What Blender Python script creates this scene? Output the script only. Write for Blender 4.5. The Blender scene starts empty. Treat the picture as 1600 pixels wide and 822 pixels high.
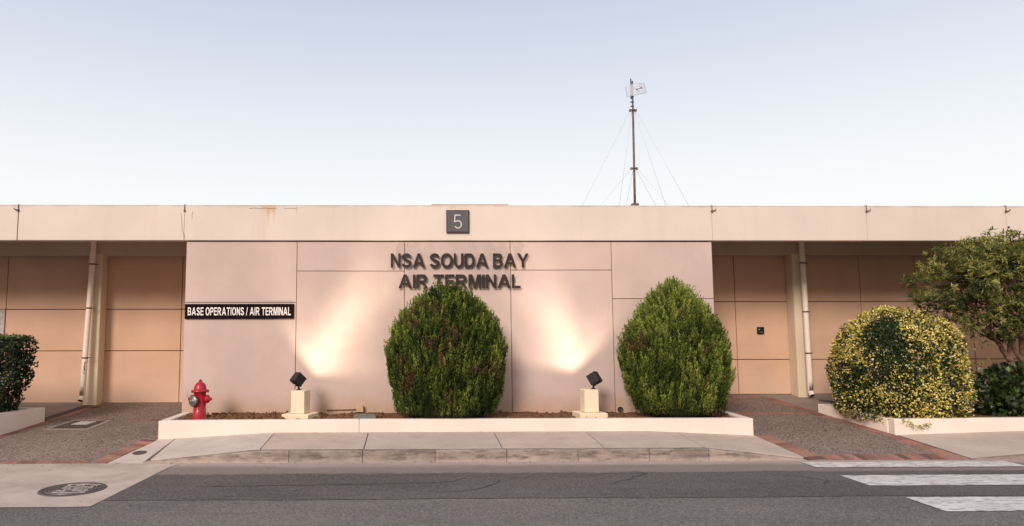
import bpy, bmesh, math, random
import numpy as np
from mathutils import Vector, Matrix, noise as mnoise
R_ = math.radians
random.seed(7); RNG = np.random.default_rng(11)
SC = bpy.context.scene
COL = SC.collection

# ------------------------------------------------------------------ camera
cd = bpy.data.cameras.new('camera'); cam = bpy.data.objects.new('camera', cd); COL.objects.link(cam)
F, CX, CY = 1100.0, 662.0, 411.0
yaw, pitch, roll = R_(1.0), R_(5.45), R_(-0.1)
fw = Vector((math.sin(yaw)*math.cos(pitch), math.cos(yaw)*math.cos(pitch), math.sin(pitch)))
r0 = Vector((math.cos(yaw), -math.sin(yaw), 0)); u0 = r0.cross(fw)
rt = r0*math.cos(roll) + u0*math.sin(roll); up = -r0*math.sin(roll) + u0*math.cos(roll)
m = Matrix((rt, up, -fw)).transposed().to_4x4(); m.translation = (0, 0, 1.61)
cam.matrix_world = m
cd.sensor_fit = 'HORIZONTAL'; cd.sensor_width = 36; cd.lens = F/1600*36
cd.shift_x = (800-CX)/1600; cd.shift_y = 0
cd.clip_start = .05; cd.clip_end = 3000
SC.camera = cam

# ------------------------------------------------------------------ sky and sun
SUN_EL, SUN_AZ = R_(27), R_(-26)          # sun low behind the camera, to its left
sdir = Vector((math.sin(SUN_AZ)*math.cos(SUN_EL), -math.cos(SUN_AZ)*math.cos(SUN_EL), math.sin(SUN_EL)))
W = bpy.data.worlds.new('World'); SC.world = W; W.use_nodes = True
nt = W.node_tree; N = nt.nodes; L = nt.links; N.clear()
out = N.new('ShaderNodeOutputWorld'); bg = N.new('ShaderNodeBackground'); bg.inputs[1].default_value = .1
sky = N.new('ShaderNodeTexSky'); sky.sky_type = 'NISHITA'; sky.sun_disc = False
sky.sun_elevation = SUN_EL; sky.sun_rotation = math.atan2(sdir.x, sdir.y); sky.dust_density = 2.0
tc = N.new('ShaderNodeTexCoord'); sp = N.new('ShaderNodeSeparateXYZ'); L.new(tc.outputs['Generated'], sp.inputs[0])
ramp = N.new('ShaderNodeValToRGB'); L.new(sp.outputs['Z'], ramp.inputs[0])
cr = ramp.color_ramp; cr.interpolation = 'B_SPLINE'
stops = [(0, (.97, .96, .945)), (.16, (.955, .957, .948)), (.25, (.85, .88, .92)), (.34, (.72, .758, .845)), (.46, (.55, .61, .74)), (.75, (.40, .49, .69))]
cr.elements[0].position = 0; cr.elements[0].color = (*stops[0][1], 1)
cr.elements[1].position = stops[-1][0]; cr.elements[1].color = (*stops[-1][1], 1)
for p_, c_ in stops[1:-1]:
    e = cr.elements.new(p_); e.color = (*c_, 1)
# sunset glow on the side of the sky where the sun is going down
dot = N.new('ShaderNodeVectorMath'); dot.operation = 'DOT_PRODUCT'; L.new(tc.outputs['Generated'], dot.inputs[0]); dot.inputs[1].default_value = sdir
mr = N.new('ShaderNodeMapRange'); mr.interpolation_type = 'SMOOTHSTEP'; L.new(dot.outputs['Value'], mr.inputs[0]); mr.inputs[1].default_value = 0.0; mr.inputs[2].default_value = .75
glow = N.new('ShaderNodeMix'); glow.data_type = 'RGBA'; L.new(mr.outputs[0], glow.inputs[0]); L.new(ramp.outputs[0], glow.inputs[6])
ramp2 = N.new('ShaderNodeValToRGB'); L.new(sp.outputs['Z'], ramp2.inputs[0]); c2 = ramp2.color_ramp      # unseen low sky dimmed to deepen the recess shade, brighter above
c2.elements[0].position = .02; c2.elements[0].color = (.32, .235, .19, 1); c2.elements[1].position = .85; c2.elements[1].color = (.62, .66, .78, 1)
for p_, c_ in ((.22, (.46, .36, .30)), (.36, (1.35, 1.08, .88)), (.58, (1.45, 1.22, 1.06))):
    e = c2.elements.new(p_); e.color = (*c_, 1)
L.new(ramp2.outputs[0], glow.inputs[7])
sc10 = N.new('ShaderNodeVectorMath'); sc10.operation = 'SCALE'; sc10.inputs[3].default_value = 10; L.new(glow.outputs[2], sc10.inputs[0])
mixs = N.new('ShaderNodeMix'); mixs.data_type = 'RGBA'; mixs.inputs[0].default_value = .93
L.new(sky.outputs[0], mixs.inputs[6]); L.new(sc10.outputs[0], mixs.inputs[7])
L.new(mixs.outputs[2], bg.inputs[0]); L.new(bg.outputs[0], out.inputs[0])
sl = bpy.data.lights.new('sun', 'SUN'); sl.energy = 2.6; sl.angle = R_(17); sl.color = (1, .845, .745)
so = bpy.data.objects.new('sun', sl); COL.objects.link(so)
so.rotation_euler = (-sdir).to_track_quat('-Z', 'Y').to_euler()
vs = SC.view_settings; vs.view_transform = 'Standard'; vs.look = 'None'; vs.exposure = 0.1; vs.gamma = 1; vs.use_curve_mapping = False
SC.cycles.max_bounces = 8; SC.cycles.diffuse_bounces = 5

# ------------------------------------------------------------------ materials
class G:
    """small node graph helper"""
    def __init__(s, name):
        s.m = bpy.data.materials.new(name); s.m.use_nodes = True
        s.t = s.m.node_tree; s.b = s.t.nodes['Principled BSDF']
        s.tc = s.t.nodes.new('ShaderNodeTexCoord')
    def n(s, typ, **k):
        x = s.t.nodes.new(typ)
        for a, v in k.items(): setattr(x, a, v)
        return x
    def lk(s, a, b): s.t.links.new(a, b)
    def noise(s, scale, detail=4, rough=.6, vec=None, stretch=None):
        x = s.n('ShaderNodeTexNoise'); x.inputs['Scale'].default_value = scale; x.inputs['Detail'].default_value = detail; x.inputs['Roughness'].default_value = rough
        v = vec or s.tc.outputs['Object']
        if stretch:
            mp = s.n('ShaderNodeMapping'); mp.inputs['Scale'].default_value = stretch; s.lk(v, mp.inputs[0]); v = mp.outputs[0]
        s.lk(v, x.inputs['Vector']); return x.outputs['Fac']
    def vor(s, scale, out='Color', feature='F1'):
        x = s.n('ShaderNodeTexVoronoi'); x.feature = feature; x.inputs['Scale'].default_value = scale; s.lk(s.tc.outputs['Object'], x.inputs['Vector']); return x.outputs[out]
    def rng(s, v, a, b, c=0, d=1, smooth=True):
        x = s.n('ShaderNodeMapRange'); x.interpolation_type = 'SMOOTHSTEP' if smooth else 'LINEAR'
        s.lk(v, x.inputs[0])
        for i, q in enumerate((a, b, c, d)): x.inputs[i+1].default_value = q
        return x.outputs[0]
    def math(s, op, a, b=None):
        x = s.n('ShaderNodeMath'); x.operation = op
        for i, q in enumerate((a, b)):
            if q is None: continue
            if isinstance(q, (int, float)): x.inputs[i].default_value = q
            else: s.lk(q, x.inputs[i])
        return x.outputs[0]
    def mix(s, f, a, b, mode='MIX'):
        x = s.n('ShaderNodeMix'); x.data_type = 'RGBA'; x.blend_type = mode
        for i, q in ((0, f), (6, a), (7, b)):
            if isinstance(q, (int, float)): x.inputs[i].default_value = q
            elif isinstance(q, tuple): x.inputs[i].default_value = (*q, 1)[:4]
            else: s.lk(q, x.inputs[i])
        return x.outputs[2]
    def attr(s, name='tint'):
        x = s.n('ShaderNodeAttribute'); x.attribute_name = name; return x.outputs['Color']
    def xyz(s):
        x = s.n('ShaderNodeSeparateXYZ'); s.lk(s.tc.outputs['Object'], x.inputs[0]); return x.outputs
    def bump(s, h, strength=.3, dist=.01):
        x = s.n('ShaderNodeBump'); x.inputs['Strength'].default_value = strength; x.inputs['Distance'].default_value = dist
        s.lk(h, x.inputs['Height']); s.lk(x.outputs[0], s.b.inputs['Normal'])
    def col(s, c):
        if isinstance(c, tuple): s.b.inputs['Base Color'].default_value = (*c, 1)[:4]
        else: s.lk(c, s.b.inputs['Base Color'])
    def fin(s, rough=.8, metal=0, spec=.3):
        s.b.inputs['Roughness'].default_value = rough; s.b.inputs['Metallic'].default_value = metal; s.b.inputs['Specular IOR Level'].default_value = spec
        return s.m
def scl(c, k): return tuple(min(1, x*k) for x in c)

def stucco(name, c, var=.08, grain=.05, streak=.05, rough=.85):
    g = G(name)
    a = g.mix(g.rng(g.noise(1.3, 5), .3, .7), scl(c, 1-var), scl(c, 1+var*.6))
    a = g.mix(g.rng(g.noise(120, 2), .35, .65), a, (1-grain*3,)*3, 'MULTIPLY') if grain else a
    st = g.rng(g.noise(5, 3, stretch=(1, 1, .06)), .45, .75, 0, streak*4)
    a = g.mix(st, a, scl(c, .78))
    g.col(a); g.bump(g.noise(160, 3), .25, .004)
    return g.fin(rough)

def facade_material():
    c = (.57, .452, .415); g = G('pink_stucco'); o = g.xyz()
    a = g.mix(g.rng(g.noise(.9, 6, .65), .3, .7), scl(c, .90), scl(c, 1.05))
    a = g.mix(g.rng(g.noise(90, 2), .3, .7), a, (.93, .93, .93), 'MULTIPLY')
    a = g.mix(g.rng(g.noise(6, 3, stretch=(1, 1, .05)), .5, .8, 0, .25), a, scl(c, .84))
    # soil splash above the planting bed
    h = g.math('ADD', o['Z'], g.math('MULTIPLY', g.noise(5, 5), -.5))
    a = g.mix(g.rng(h, .06, .50, .75, 0), a, (.47, .31, .21))
    a = g.mix(1.0, a, g.attr(), 'MULTIPLY')
    # rain streaks below the joints, scuffs
    a = g.mix(g.math('MULTIPLY', g.rng(g.noise(9, 4, .6, stretch=(1, 1, .03)), .55, .85, 0, .35), g.rng(g.noise(1.5, 3), .4, .7)), a, scl(c, .72))
    sc_ = g.math('MULTIPLY', g.rng(g.noise(9, 6, .7), .66, .72), g.rng(o['Z'], .5, 1.1, 1, 0))
    a = g.mix(g.math('MULTIPLY', sc_, .5), a, (.2, .15, .13))
    g.col(a); g.bump(g.noise(140, 3), .3, .004); return g.fin(.85)

def fascia_material():
    c = (.67, .60, .54); g = G('cream_fascia_paint'); o = g.xyz()
    a = g.mix(g.rng(g.noise(.8, 5), .3, .7), scl(c, .95), scl(c, 1.04))
    a = g.mix(g.rng(g.noise(100, 2), .3, .7), a, (.95, .95, .95), 'MULTIPLY')
    a = g.mix(g.rng(g.noise(4, 4, stretch=(1, 1, .08)), .55, .8, 0, .22), a, (.46, .35, .27))
    # grime along the top edge
    t = g.math('ADD', o['Z'], g.math('MULTIPLY', g.noise(3, 6), .10))
    a = g.mix(g.rng(t, 3.56, 3.63, 0, .6), a, (.30, .23, .17))
    # rust runs from the cracked edge
    for x0, w, z0 in ((-2.225, .022, 3.12), (-2.14, .014, 3.22), (-1.785, .012, 3.36), (-2.20, .10, 3.36), (4.72, .012, 3.05), (7.18, .010, 3.05), (9.41, .010, 3.05)):
        dx = g.math('ABSOLUTE', g.math('SUBTRACT', g.math('ADD', o['X'], g.math('MULTIPLY', g.math('SUBTRACT', g.noise(7, 3), .5), .03)), x0))
        mk = g.math('MULTIPLY', g.rng(dx, w*.3, w*1.6, 1, 0), g.rng(o['Z'], z0, 3.52, 0, 1))
        mk = g.math('MULTIPLY', mk, g.rng(g.noise(14, 4), .25, .6, .3, .9))
        a = g.mix(g.math('MULTIPLY', mk, .55 if x0 < 0 else .28), a, (.50, .29, .11))
    g.col(a); g.bump(g.noise(120, 3), .25, .004); return g.fin(.85)

def recess_material():
    c = (.63, .42, .295); g = G('bounce_tinted_recess_paint'); o = g.xyz()  # warm bounce light inside the bays put into the wall colour
    a = g.mix(g.rng(g.noise(1.2, 5), .3, .7), scl(c, .92), scl(c, 1.05))
    a = g.mix(g.rng(g.noise(100, 2), .3, .7), a, (.93, .93, .93), 'MULTIPLY')
    a = g.mix(g.rng(g.noise(2.5, 5, stretch=(.25, 1, 2.5)), .5, .8, 0, .3), a, scl(c, .8))
    h = g.math('ADD', o['Z'], g.math('MULTIPLY', g.noise(4, 5), -.4))
    a = g.mix(g.rng(h, .1, .9, .45, 0), a, (.66, .50, .415))  # orange bounce tint gives way to paler pink towards the bottom
    g.col(a); g.bump(g.noise(140, 3), .3, .004); return g.fin(.85)

def concrete(name, c, var=.15, dark=.25, scale=1.0, tint=False):
    g = G(name)
    a = g.mix(g.rng(g.noise(2.2*scale, 6, .65), .3, .7), scl(c, 1-var), scl(c, 1+var*.5))
    a = g.mix(g.rng(g.noise(200, 2), .3, .7), a, (.84, .84, .84), 'MULTIPLY')
    a = g.mix(g.rng(g.noise(9*scale, 6, .7), .52, .75, 0, dark*2), a, scl(c, .55))
    if tint: a = g.mix(1.0, a, g.attr(), 'MULTIPLY')
    g.col(a); g.bump(g.noise(180, 4), .35, .005); return g.fin(.9)

def kerb_material():
    c = (.29, .245, .212); g = G('weathered_kerb_concrete'); o = g.xyz()
    a = g.mix(g.rng(g.noise(3, 6, .7), .3, .7), scl(c, .7), scl(c, 1.15))
    a = g.mix(g.rng(g.noise(12, 6, .7, stretch=(.35, 1, 1.6)), .46, .62), a, (.15, .12, .108))
    lo = g.math('ADD', o['Z'], g.math('MULTIPLY', g.noise(8, 5), -.10))
    a = g.mix(g.rng(lo, -.06, .015, .7, 0), a, (.42, .36, .32))
    a = g.mix(1.0, a, g.attr(), 'MULTIPLY')
    g.col(a); g.bump(g.noise(90, 5), .5, .006); return g.fin(.92)

def asphalt_material(name, c, dust=False):
    g = G(name); o = g.xyz()
    a = g.mix(g.rng(g.noise(1.1, 6, .68, stretch=(.35, 1, 1)), .3, .7), scl(c, .80), scl(c, 1.16))
    v = g.vor(75)
    bw = g.n('ShaderNodeRGBToBW'); g.lk(v, bw.inputs[0])
    a = g.mix(g.rng(bw.outputs[0], .55, .95, 0, .55), a, scl(c, 2.2))
    a = g.mix(g.rng(bw.outputs[0], .35, .1, 0, .7), a, scl(c, .5))
    a = g.mix(g.rng(g.noise(38, 3, .8), .35, .65), a, (.76, .76, .76), 'MULTIPLY')
    a = g.mix(g.rng(g.noise(3.5, 6, .7, stretch=(.12, 1, 1)), .55, .75, 0, .35), a, scl(c, .62))
    a = g.mix(g.rng(g.noise(2.6, 3, .5), .66, .76, 0, .35), a, scl(c, .45))      # oil spots
    if dust:
        y = g.math('ADD', o['Y'], g.math('MULTIPLY', g.math('SUBTRACT', g.noise(2.2, 6, .7, stretch=(.5, 1, 1)), .5), .45))
        a = g.mix(g.rng(y, 8.0, 8.3, 0, .55), a, (.27, .22, .20))
        a = g.mix(g.rng(y, 8.45, 8.75, 0, .85), a, (.42, .345, .305))
    g.col(a); g.bump(g.noise(120, 3, .8), .6, .006); return g.fin(.9, 0, .25)

def aggregate_material():
    g = G('exposed_aggregate')
    a = g.mix(g.rng(g.noise(.9, 5), .3, .7), (.20, .155, .13), (.27, .21, .175))
    v = g.vor(70); bw = g.n('ShaderNodeRGBToBW'); g.lk(v, bw.inputs[0])
    a = g.mix(g.rng(bw.outputs[0], .5, .95, 0, .65), a, (.46, .37, .31))
    a = g.mix(g.rng(bw.outputs[0], .42, .12, 0, .9), a, (.05, .037, .033))
    a = g.mix(g.rng(g.noise(26, 4, .8), .35, .65), a, (.78, .78, .78), 'MULTIPLY')
    g.col(a); d = g.vor(70, 'Distance'); g.bump(d, .8, .008); return g.fin(.85)

def plain(name, c, rough=.5, metal=0, var=.12, spec=.4, tint=False, bump=0, nscale=18):
    g = G(name)
    a = g.mix(g.rng(g.noise(nscale, 5, .65), .3, .7), scl(c, 1-var), scl(c, 1+var))
    if tint: a = g.mix(1.0, a, g.attr(), 'MULTIPLY')
    g.col(a)
    if bump: g.bump(g.noise(nscale*5, 4), bump, .004)
    return g.fin(rough, metal, spec)

def leaf_material(name, rough=.55, trans=.25, spec=.3):
    g = G(name); a = g.attr(); g.col(a); mt = g.fin(rough, 0, spec)
    tr = g.n('ShaderNodeBsdfTranslucent'); g.lk(g.mix(1.0, a, (1.0, 1.0, .6), 'MULTIPLY'), tr.inputs[0])
    mx = g.n('ShaderNodeMixShader'); mx.inputs[0].default_value = trans
    o = g.t.nodes['Material Output']; g.lk(g.b.outputs[0], mx.inputs[1]); g.lk(tr.outputs[0], mx.inputs[2]); g.lk(mx.outputs[0], o.inputs[0])
    return mt

def paint_mark_material():
    g = G('road_marking_paint')
    a = g.mix(g.rng(g.noise(3, 5), .3, .7), (.58, .56, .55), (.70, .685, .67))
    a = g.mix(g.rng(g.noise(18, 6, .75, stretch=(.35, 1, 1)), .47, .63, 0, .85), a, (.24, .225, .215))
    a = g.mix(g.rng(g.noise(130, 2), .3, .7), a, (.84, .84, .84), 'MULTIPLY')
    g.col(a); g.bump(g.noise(120, 3), .4, .004); return g.fin(.8)

M = dict(
    facade=facade_material(), fascia=fascia_material(), recess=recess_material(),
    beam=stucco('beam_paint', (.55, .44, .34)), column=stucco('column_paint', (.70, .60, .45), .06, .04, .06),
    pipe=plain('pipe_paint', (.80, .71, .62), .55, 0, .04), dark=plain('dark_gap', (.06, .04, .035), .9),
    planter=stucco('white_planter_paint', (.80, .70, .635), .06, .03, .035),
    ped=stucco('cream_pedestal_paint', (.80, .69, .52), .08, .04, .05),
    walk=concrete('pavement_concrete', (.50, .425, .37), .12, .14, 1, True), apron=concrete('apron_concrete', (.50, .42, .365), .22, .22, .8),
    slab=concrete('slab_concrete', (.30, .25, .215)), kerb=kerb_material(),
    road=asphalt_material('asphalt', (.165, .150, .143), True), patch=asphalt_material('asphalt_patch', (.118, .106, .103)),
    agg=aggregate_material(), brick=plain('brick_paver', (.275, .145, .112), .85, 0, .2, .2, True, .5, 30),
    mark=paint_mark_material(), crack=plain('crack_tar', (.072, .063, .060), .8),
    soil=plain('red_brown_soil', (.155, .085, .05), .95, 0, .4, .1, False, 1.0, 25),
    iron=plain('cast_iron', (.105, .088, .084), .6, .3, .3, .4, False, .5, 40), pale=plain('pale_paint', (.44, .41, .39), .7, 0, .2),
    red=plain('red_hydrant_paint', (.36, .009, .022), .32, 0, .18, .5), grey=plain('grey_metal', (.22, .20, .19), .4, .7, .3), nut=plain('brown_metal', (.13, .075, .05), .6, .3, .3),
    black=plain('black_metal', (.012, .011, .014), .45, 0, .2), letter=plain('dark_letter_metal', (.034, .026, .025), .6, .1, .2, .2),
    plaque=plain('grey_plaque', (.085, .085, .098), .55, 0, .08), plaque_edge=plain('plaque_edge', (.055, .04, .035), .5, .2), white=plain('white_lettering', (.78, .74, .72), .6, 0, .05),
    signblack=plain('black_sign_face', (.012, .007, .008), .9, 0, .1, .05), five=plain('pale_numeral', (.60, .53, .49), .6, 0, .05),
    rust=plain('rusty_steel', (.165, .112, .09), .75, .3, .4, .3, False, .3, 14), wire=plain('galvanised_wire', (.62, .62, .66), .5, .2, .1), grid=plain('pale_grid_metal', (.52, .60, .72), .5, .1, .1),
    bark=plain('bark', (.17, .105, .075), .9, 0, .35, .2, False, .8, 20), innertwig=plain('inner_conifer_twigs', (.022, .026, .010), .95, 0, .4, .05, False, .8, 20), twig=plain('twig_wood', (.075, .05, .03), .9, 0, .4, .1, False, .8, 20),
    leaf=leaf_material('leaf'), waxleaf=leaf_material('waxy_leaf', .38, .18, .45), conifer=leaf_material('conifer_spray', .7, .15, .15),
    box=plain('beige_plastic', (.50, .36, .22), .6), valve=plain('green_grey_lid', (.16, .165, .145), .7), groundmat=concrete('distant_ground', (.26, .235, .21)),
)
g = G('perforated_pale_panel'); g.col((.62, .68, .80)); g.b.inputs['Alpha'].default_value = .42; M['gridpanel'] = g.fin(.5)
g = G('lamp_glass'); g.col((.9, .85, .75)); g.b.inputs['Emission Color'].default_value = (1, .80, .55, 1); g.b.inputs['Emission Strength'].default_value = 6; M['lamp'] = g.fin(.3)

# ------------------------------------------------------------------ mesh helpers
class MB:
    def __init__(s): s.bm = bmesh.new(); s.tl = s.bm.faces.layers.float_color.new('tint'); s.t = (1, 1, 1)
    def face(s, vs, smooth=False):
        try: f = s.bm.faces.new(vs)
        except ValueError: return
        f[s.tl] = (*s.t, 1); f.smooth = smooth; return f
    def quad(s, pts, smooth=False): return s.face([s.bm.verts.new(p) for p in pts], smooth)
    def hexa(s, p):      # 8 corners: bottom ring then top ring
        v = [s.bm.verts.new(q) for q in p]
        fs = [s.face([v[i] for i in ix]) for ix in ((3, 2, 1, 0), (4, 5, 6, 7), (0, 1, 5, 4), (1, 2, 6, 5), (2, 3, 7, 6), (3, 0, 4, 7))]
        return v, fs
    def box(s, x0, x1, y0, y1, z0, z1, bev=0, mat=None):
        p = [(x0, y0, z0), (x1, y0, z0), (x1, y1, z0), (x0, y1, z0), (x0, y0, z1), (x1, y0, z1), (x1, y1, z1), (x0, y1, z1)]
        if mat: p = [mat @ Vector(q) for q in p]
        v, fs = s.hexa(p)
        if bev:
            ed = list({e for f in fs for e in f.edges})
            r = bmesh.ops.bevel(s.bm, geom=ed, offset=bev, segments=2, affect='EDGES', profile=.5)
            for f in r['faces']: f[s.tl] = (*s.t, 1)
    def lathe(s, prof, c=(0, 0, 0), seg=24, mat=None, cap=True):
        mat = mat or Matrix.Translation(c); rings = []
        for r, z in prof:
            rings.append([s.bm.verts.new(mat @ Vector((r*math.cos(2*math.pi*i/seg), r*math.sin(2*math.pi*i/seg), z))) for i in range(seg)])
        for a, b in zip(rings, rings[1:]):
            for i in range(seg): s.face([a[i], a[(i+1) % seg], b[(i+1) % seg], b[i]], True)
        if cap: s.face(rings[0][::-1]); s.face(rings[-1])
    def tube(s, pts, rad, seg=10, cap=True):
        pts = [Vector(p) for p in pts]; n = len(pts)
        if not hasattr(rad, '__len__'): rad = [rad]*n
        rings = []; prev = None
        for i, p in enumerate(pts):
            d = (pts[min(i+1, n-1)] - pts[max(i-1, 0)]).normalized()
            if prev is None: a = d.orthogonal().normalized()
            else: a = (prev - d*prev.dot(d)).normalized()
            prev = a; b = d.cross(a)
            rings.append([s.bm.verts.new(p + (a*math.cos(2*math.pi*k/seg) + b*math.sin(2*math.pi*k/seg))*rad[i]) for k in range(seg)])
        for a, b in zip(rings, rings[1:]):
            for i in range(seg): s.face([a[i], a[(i+1) % seg], b[(i+1) % seg], b[i]], True)
        if cap: s.face(rings[0][::-1]); s.face(rings[-1])
    def build(s, name, mat, parent=None, recalc=True):
        if recalc: bmesh.ops.recalc_face_normals(s.bm, faces=s.bm.faces[:])
        me = bpy.data.meshes.new(name); s.bm.to_mesh(me); s.bm.free()
        return link(name, me, mat, parent)
def link(name, me, mat, parent=None):
    me.materials.append(M[mat] if isinstance(mat, str) else mat)
    o = bpy.data.objects.new(name, me); COL.objects.link(o)
    if parent:
        o.parent = parent
        b = Vector(parent.location)
        if parent.parent: b = Vector((0, 0, 0)) if not parent.get('_off') else b
        o.location = -root_off(parent)
    return o
def root_off(p):     # geometry is given in place; children undo the offset of the Empty they hang from
    return Vector(p.location) if p.type == 'EMPTY' and p.parent is None else Vector((0, 0, 0))
def thing(name, label, cat, loc=(0, 0, 0), group=None):
    o = bpy.data.objects.new(name, None); COL.objects.link(o); o.location = loc; o.empty_display_size = .2
    return tag(o, label, cat, group)
def tag(o, label, cat, group=None):
    o['label'] = label; o['category'] = cat
    if group: o['group'] = group
    return o
def struct(o, kind='structure'): o['kind'] = kind; return o

# ------------------------------------------------------------------ ground levels
def lerp(a, b, t): return a + (b-a)*t
def gz(Y, mid, back):
    if Y <= 9.85: return mid*(Y-8.81)/1.04
    return lerp(mid, back, (Y-9.85)/2.55)
def zl(Y): return gz(Y, .13, .335)
def zr(Y): return gz(Y, .146, .43)

b = MB(); b.quad([(-900, -900, -.12), (900, -900, -.12), (900, 900, -.12), (-900, 900, -.12)]); struct(b.build('ground', 'groundmat'))
b = MB(); b.quad([(-70, -14, 0), (70, -14, 0), (70, 8.81, 0), (-70, 8.81, 0)]); struct(b.build('road', 'road'))
# darker resurfaced strip along the kerb, with a ragged upper edge
b = MB(); xs = np.concatenate([np.linspace(-2.95, 9, 420), np.linspace(9.2, 30, 40)])
lo = [(x, 6.92 + .012*math.sin(x*1.7) + .02*mnoise.noise((x*2, 0, 0)), .004) for x in xs]
hi = [(x, 8.12 + .07*mnoise.noise((x*1.1, 5, 0)) + .05*mnoise.noise((x*5, 3, 0)) + .03*mnoise.noise((x*17, 2, 0)), .004) for x in xs]
lo[0] = (-2.945, 6.93, .004); hi[0] = (-2.895, 8.10, .004)
va = [b.bm.verts.new(p) for p in lo]; vb = [b.bm.verts.new(p) for p in hi]
for i in range(len(xs)-1): b.face([va[i], va[i+1], vb[i+1], vb[i]])
struct(b.build('road_patch', 'patch'))
# cracks and scars in the asphalt
def ribbon(b, pts, w, z):
    pts = [Vector((p[0], p[1], z)) for p in pts]; L_, R2 = [], []
    for i, p in enumerate(pts):
        d = (pts[min(i+1, len(pts)-1)] - pts[max(i-1, 0)]).normalized(); nrm = Vector((-d.y, d.x, 0))
        ww = w*(.35 + .65*math.sin(math.pi*(i+.5)/len(pts)))*random.uniform(.6, 1.3)
        L_.append(b.bm.verts.new(p + nrm*ww)); R2.append(b.bm.verts.new(p - nrm*ww))
    for i in range(len(pts)-1): b.face([L_[i], L_[i+1], R2[i+1], R2[i]])
def wob(pts, n=8, a=.03):
    o = []
    for p, q in zip(pts, pts[1:]):
        for k in range(n):
            t = k/n; o.append((lerp(p[0], q[0], t)+random.uniform(-a, a), lerp(p[1], q[1], t)+random.uniform(-a, a)*.7))
    o.append(pts[-1]); return o
b = MB()
ribbon(b, wob([(-2.2, 7.50), (-.9, 7.56), (.25, 7.62)], 12, .012), .016, .0075)
ribbon(b, wob([(.18, 7.22), (.45, 7.2), (.72, 7.36), (.92, 7.62), (.95, 7.75)], 6, .02), .010, .0085)
ribbon(b, wob([(.25, 7.62), (.45, 7.68), (.6, 7.85)], 6, .02), .008, .0095)
ribbon(b, wob([(1.95, 7.93), (2.2, 8.05), (2.55, 8.15), (2.62, 8.05), (2.35, 7.75), (2.0, 7.45)], 6, .02), .009, .0105)
ribbon(b, wob([(3.95, 8.0), (4.25, 7.85), (4.45, 7.62), (4.3, 7.45)], 6, .02), .009, .0115)
ribbon(b, wob([(-.6, 7.95), (.3, 8.0), (.8, 7.92)], 8, .02), .006, .0125)
struct(b.build('road_crack', 'crack'))
# concrete apron around the manhole
b = MB()
ap = [(-30, 8.81), (-3.3, 8.81), (-2.80, 8.72), (-2.86, 8.55), (-2.95, 6.70), (-3.15, 6.68), (-30, 6.78)]
b.face([b.bm.verts.new((x, y, .005)) for x, y in ap]); struct(b.build('concrete_apron', 'apron'))
# crosswalk
for i, (y0, y1, x1) in enumerate(((8.335, 8.675, 7.24), (7.375, 7.885, 7.25), (6.335, 6.858, 7.25), (5.3, 5.82, 7.25), (4.3, 4.8, 7.25))):
    b = MB(); n = 40
    e0 = [b.bm.verts.new((lerp(4.735, x1, k/n), y0 + random.uniform(-.011, .011), .0065)) for k in range(n+1)]
    e1 = [b.bm.verts.new((lerp(4.735, x1, k/n), y1 + random.uniform(-.011, .011), .0065)) for k in range(n+1)]
    for k in range(n): b.face([e0[k], e0[k+1], e1[k+1], e1[k]])
    struct(b.build('crosswalk_stripe', 'mark'))

# driveways of exposed aggregate either side
YS = [8.81, 9.1, 9.5, 9.85, 10.4, 11, 11.6, 12.2, 12.72]
def edge(tab, Y):
    for (y0, x0), (y1, x1) in zip(tab, tab[1:]):
        if Y <= y1: return lerp(x0, x1, (Y-y0)/(y1-y0))
    return tab[-1][1]
LE = [(8.81, -3.705), (9.80, -3.456), (9.85, -3.45), (12.8, -3.3)]          # inner edge of left drive
LO = [(8.81, -5.93), (10.1, -5.75), (12.23, -5.42), (12.8, -5.33)]          # its far edge by the left planter
RE = [(8.81, 4.935), (9.82, 4.753), (9.85, 4.75), (12.8, 4.6)]
RO = [(8.81, 6.975), (9.85, 6.735), (11.21, 6.455), (12.33, 6.30), (12.8, 6.24)]
def sheet(b, ys, fa, fb, fz, dz=0, smooth=False):
    pa = [b.bm.verts.new((fa(y), y, fz(y)+dz)) for y in ys]; pb = [b.bm.verts.new((fb(y), y, fz(y)+dz)) for y in ys]
    for i in range(len(ys)-1): b.face([pa[i], pb[i], pb[i+1], pa[i+1]], smooth)
b = MB(); sheet(b, YS, lambda y: -14, lambda y: edge(LE, y), zl); struct(b.build('driveway', 'agg'))
b = MB(); sheet(b, YS, lambda y: edge(RE, y), lambda y: edge(RO, y), zr); struct(b.build('driveway', 'agg'))
b = MB(); sheet(b, YS[3:], lambda y: edge(RO, y), lambda y: 16, zr); struct(b.build('concrete_slab', 'slab'))
b = MB(); sheet(b, [11.14, 11.6, 12.2, 12.72], lambda y: -12, lambda y: edge(LO, y)+.02, zl, .004); struct(b.build('concrete_slab', 'slab'))

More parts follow.
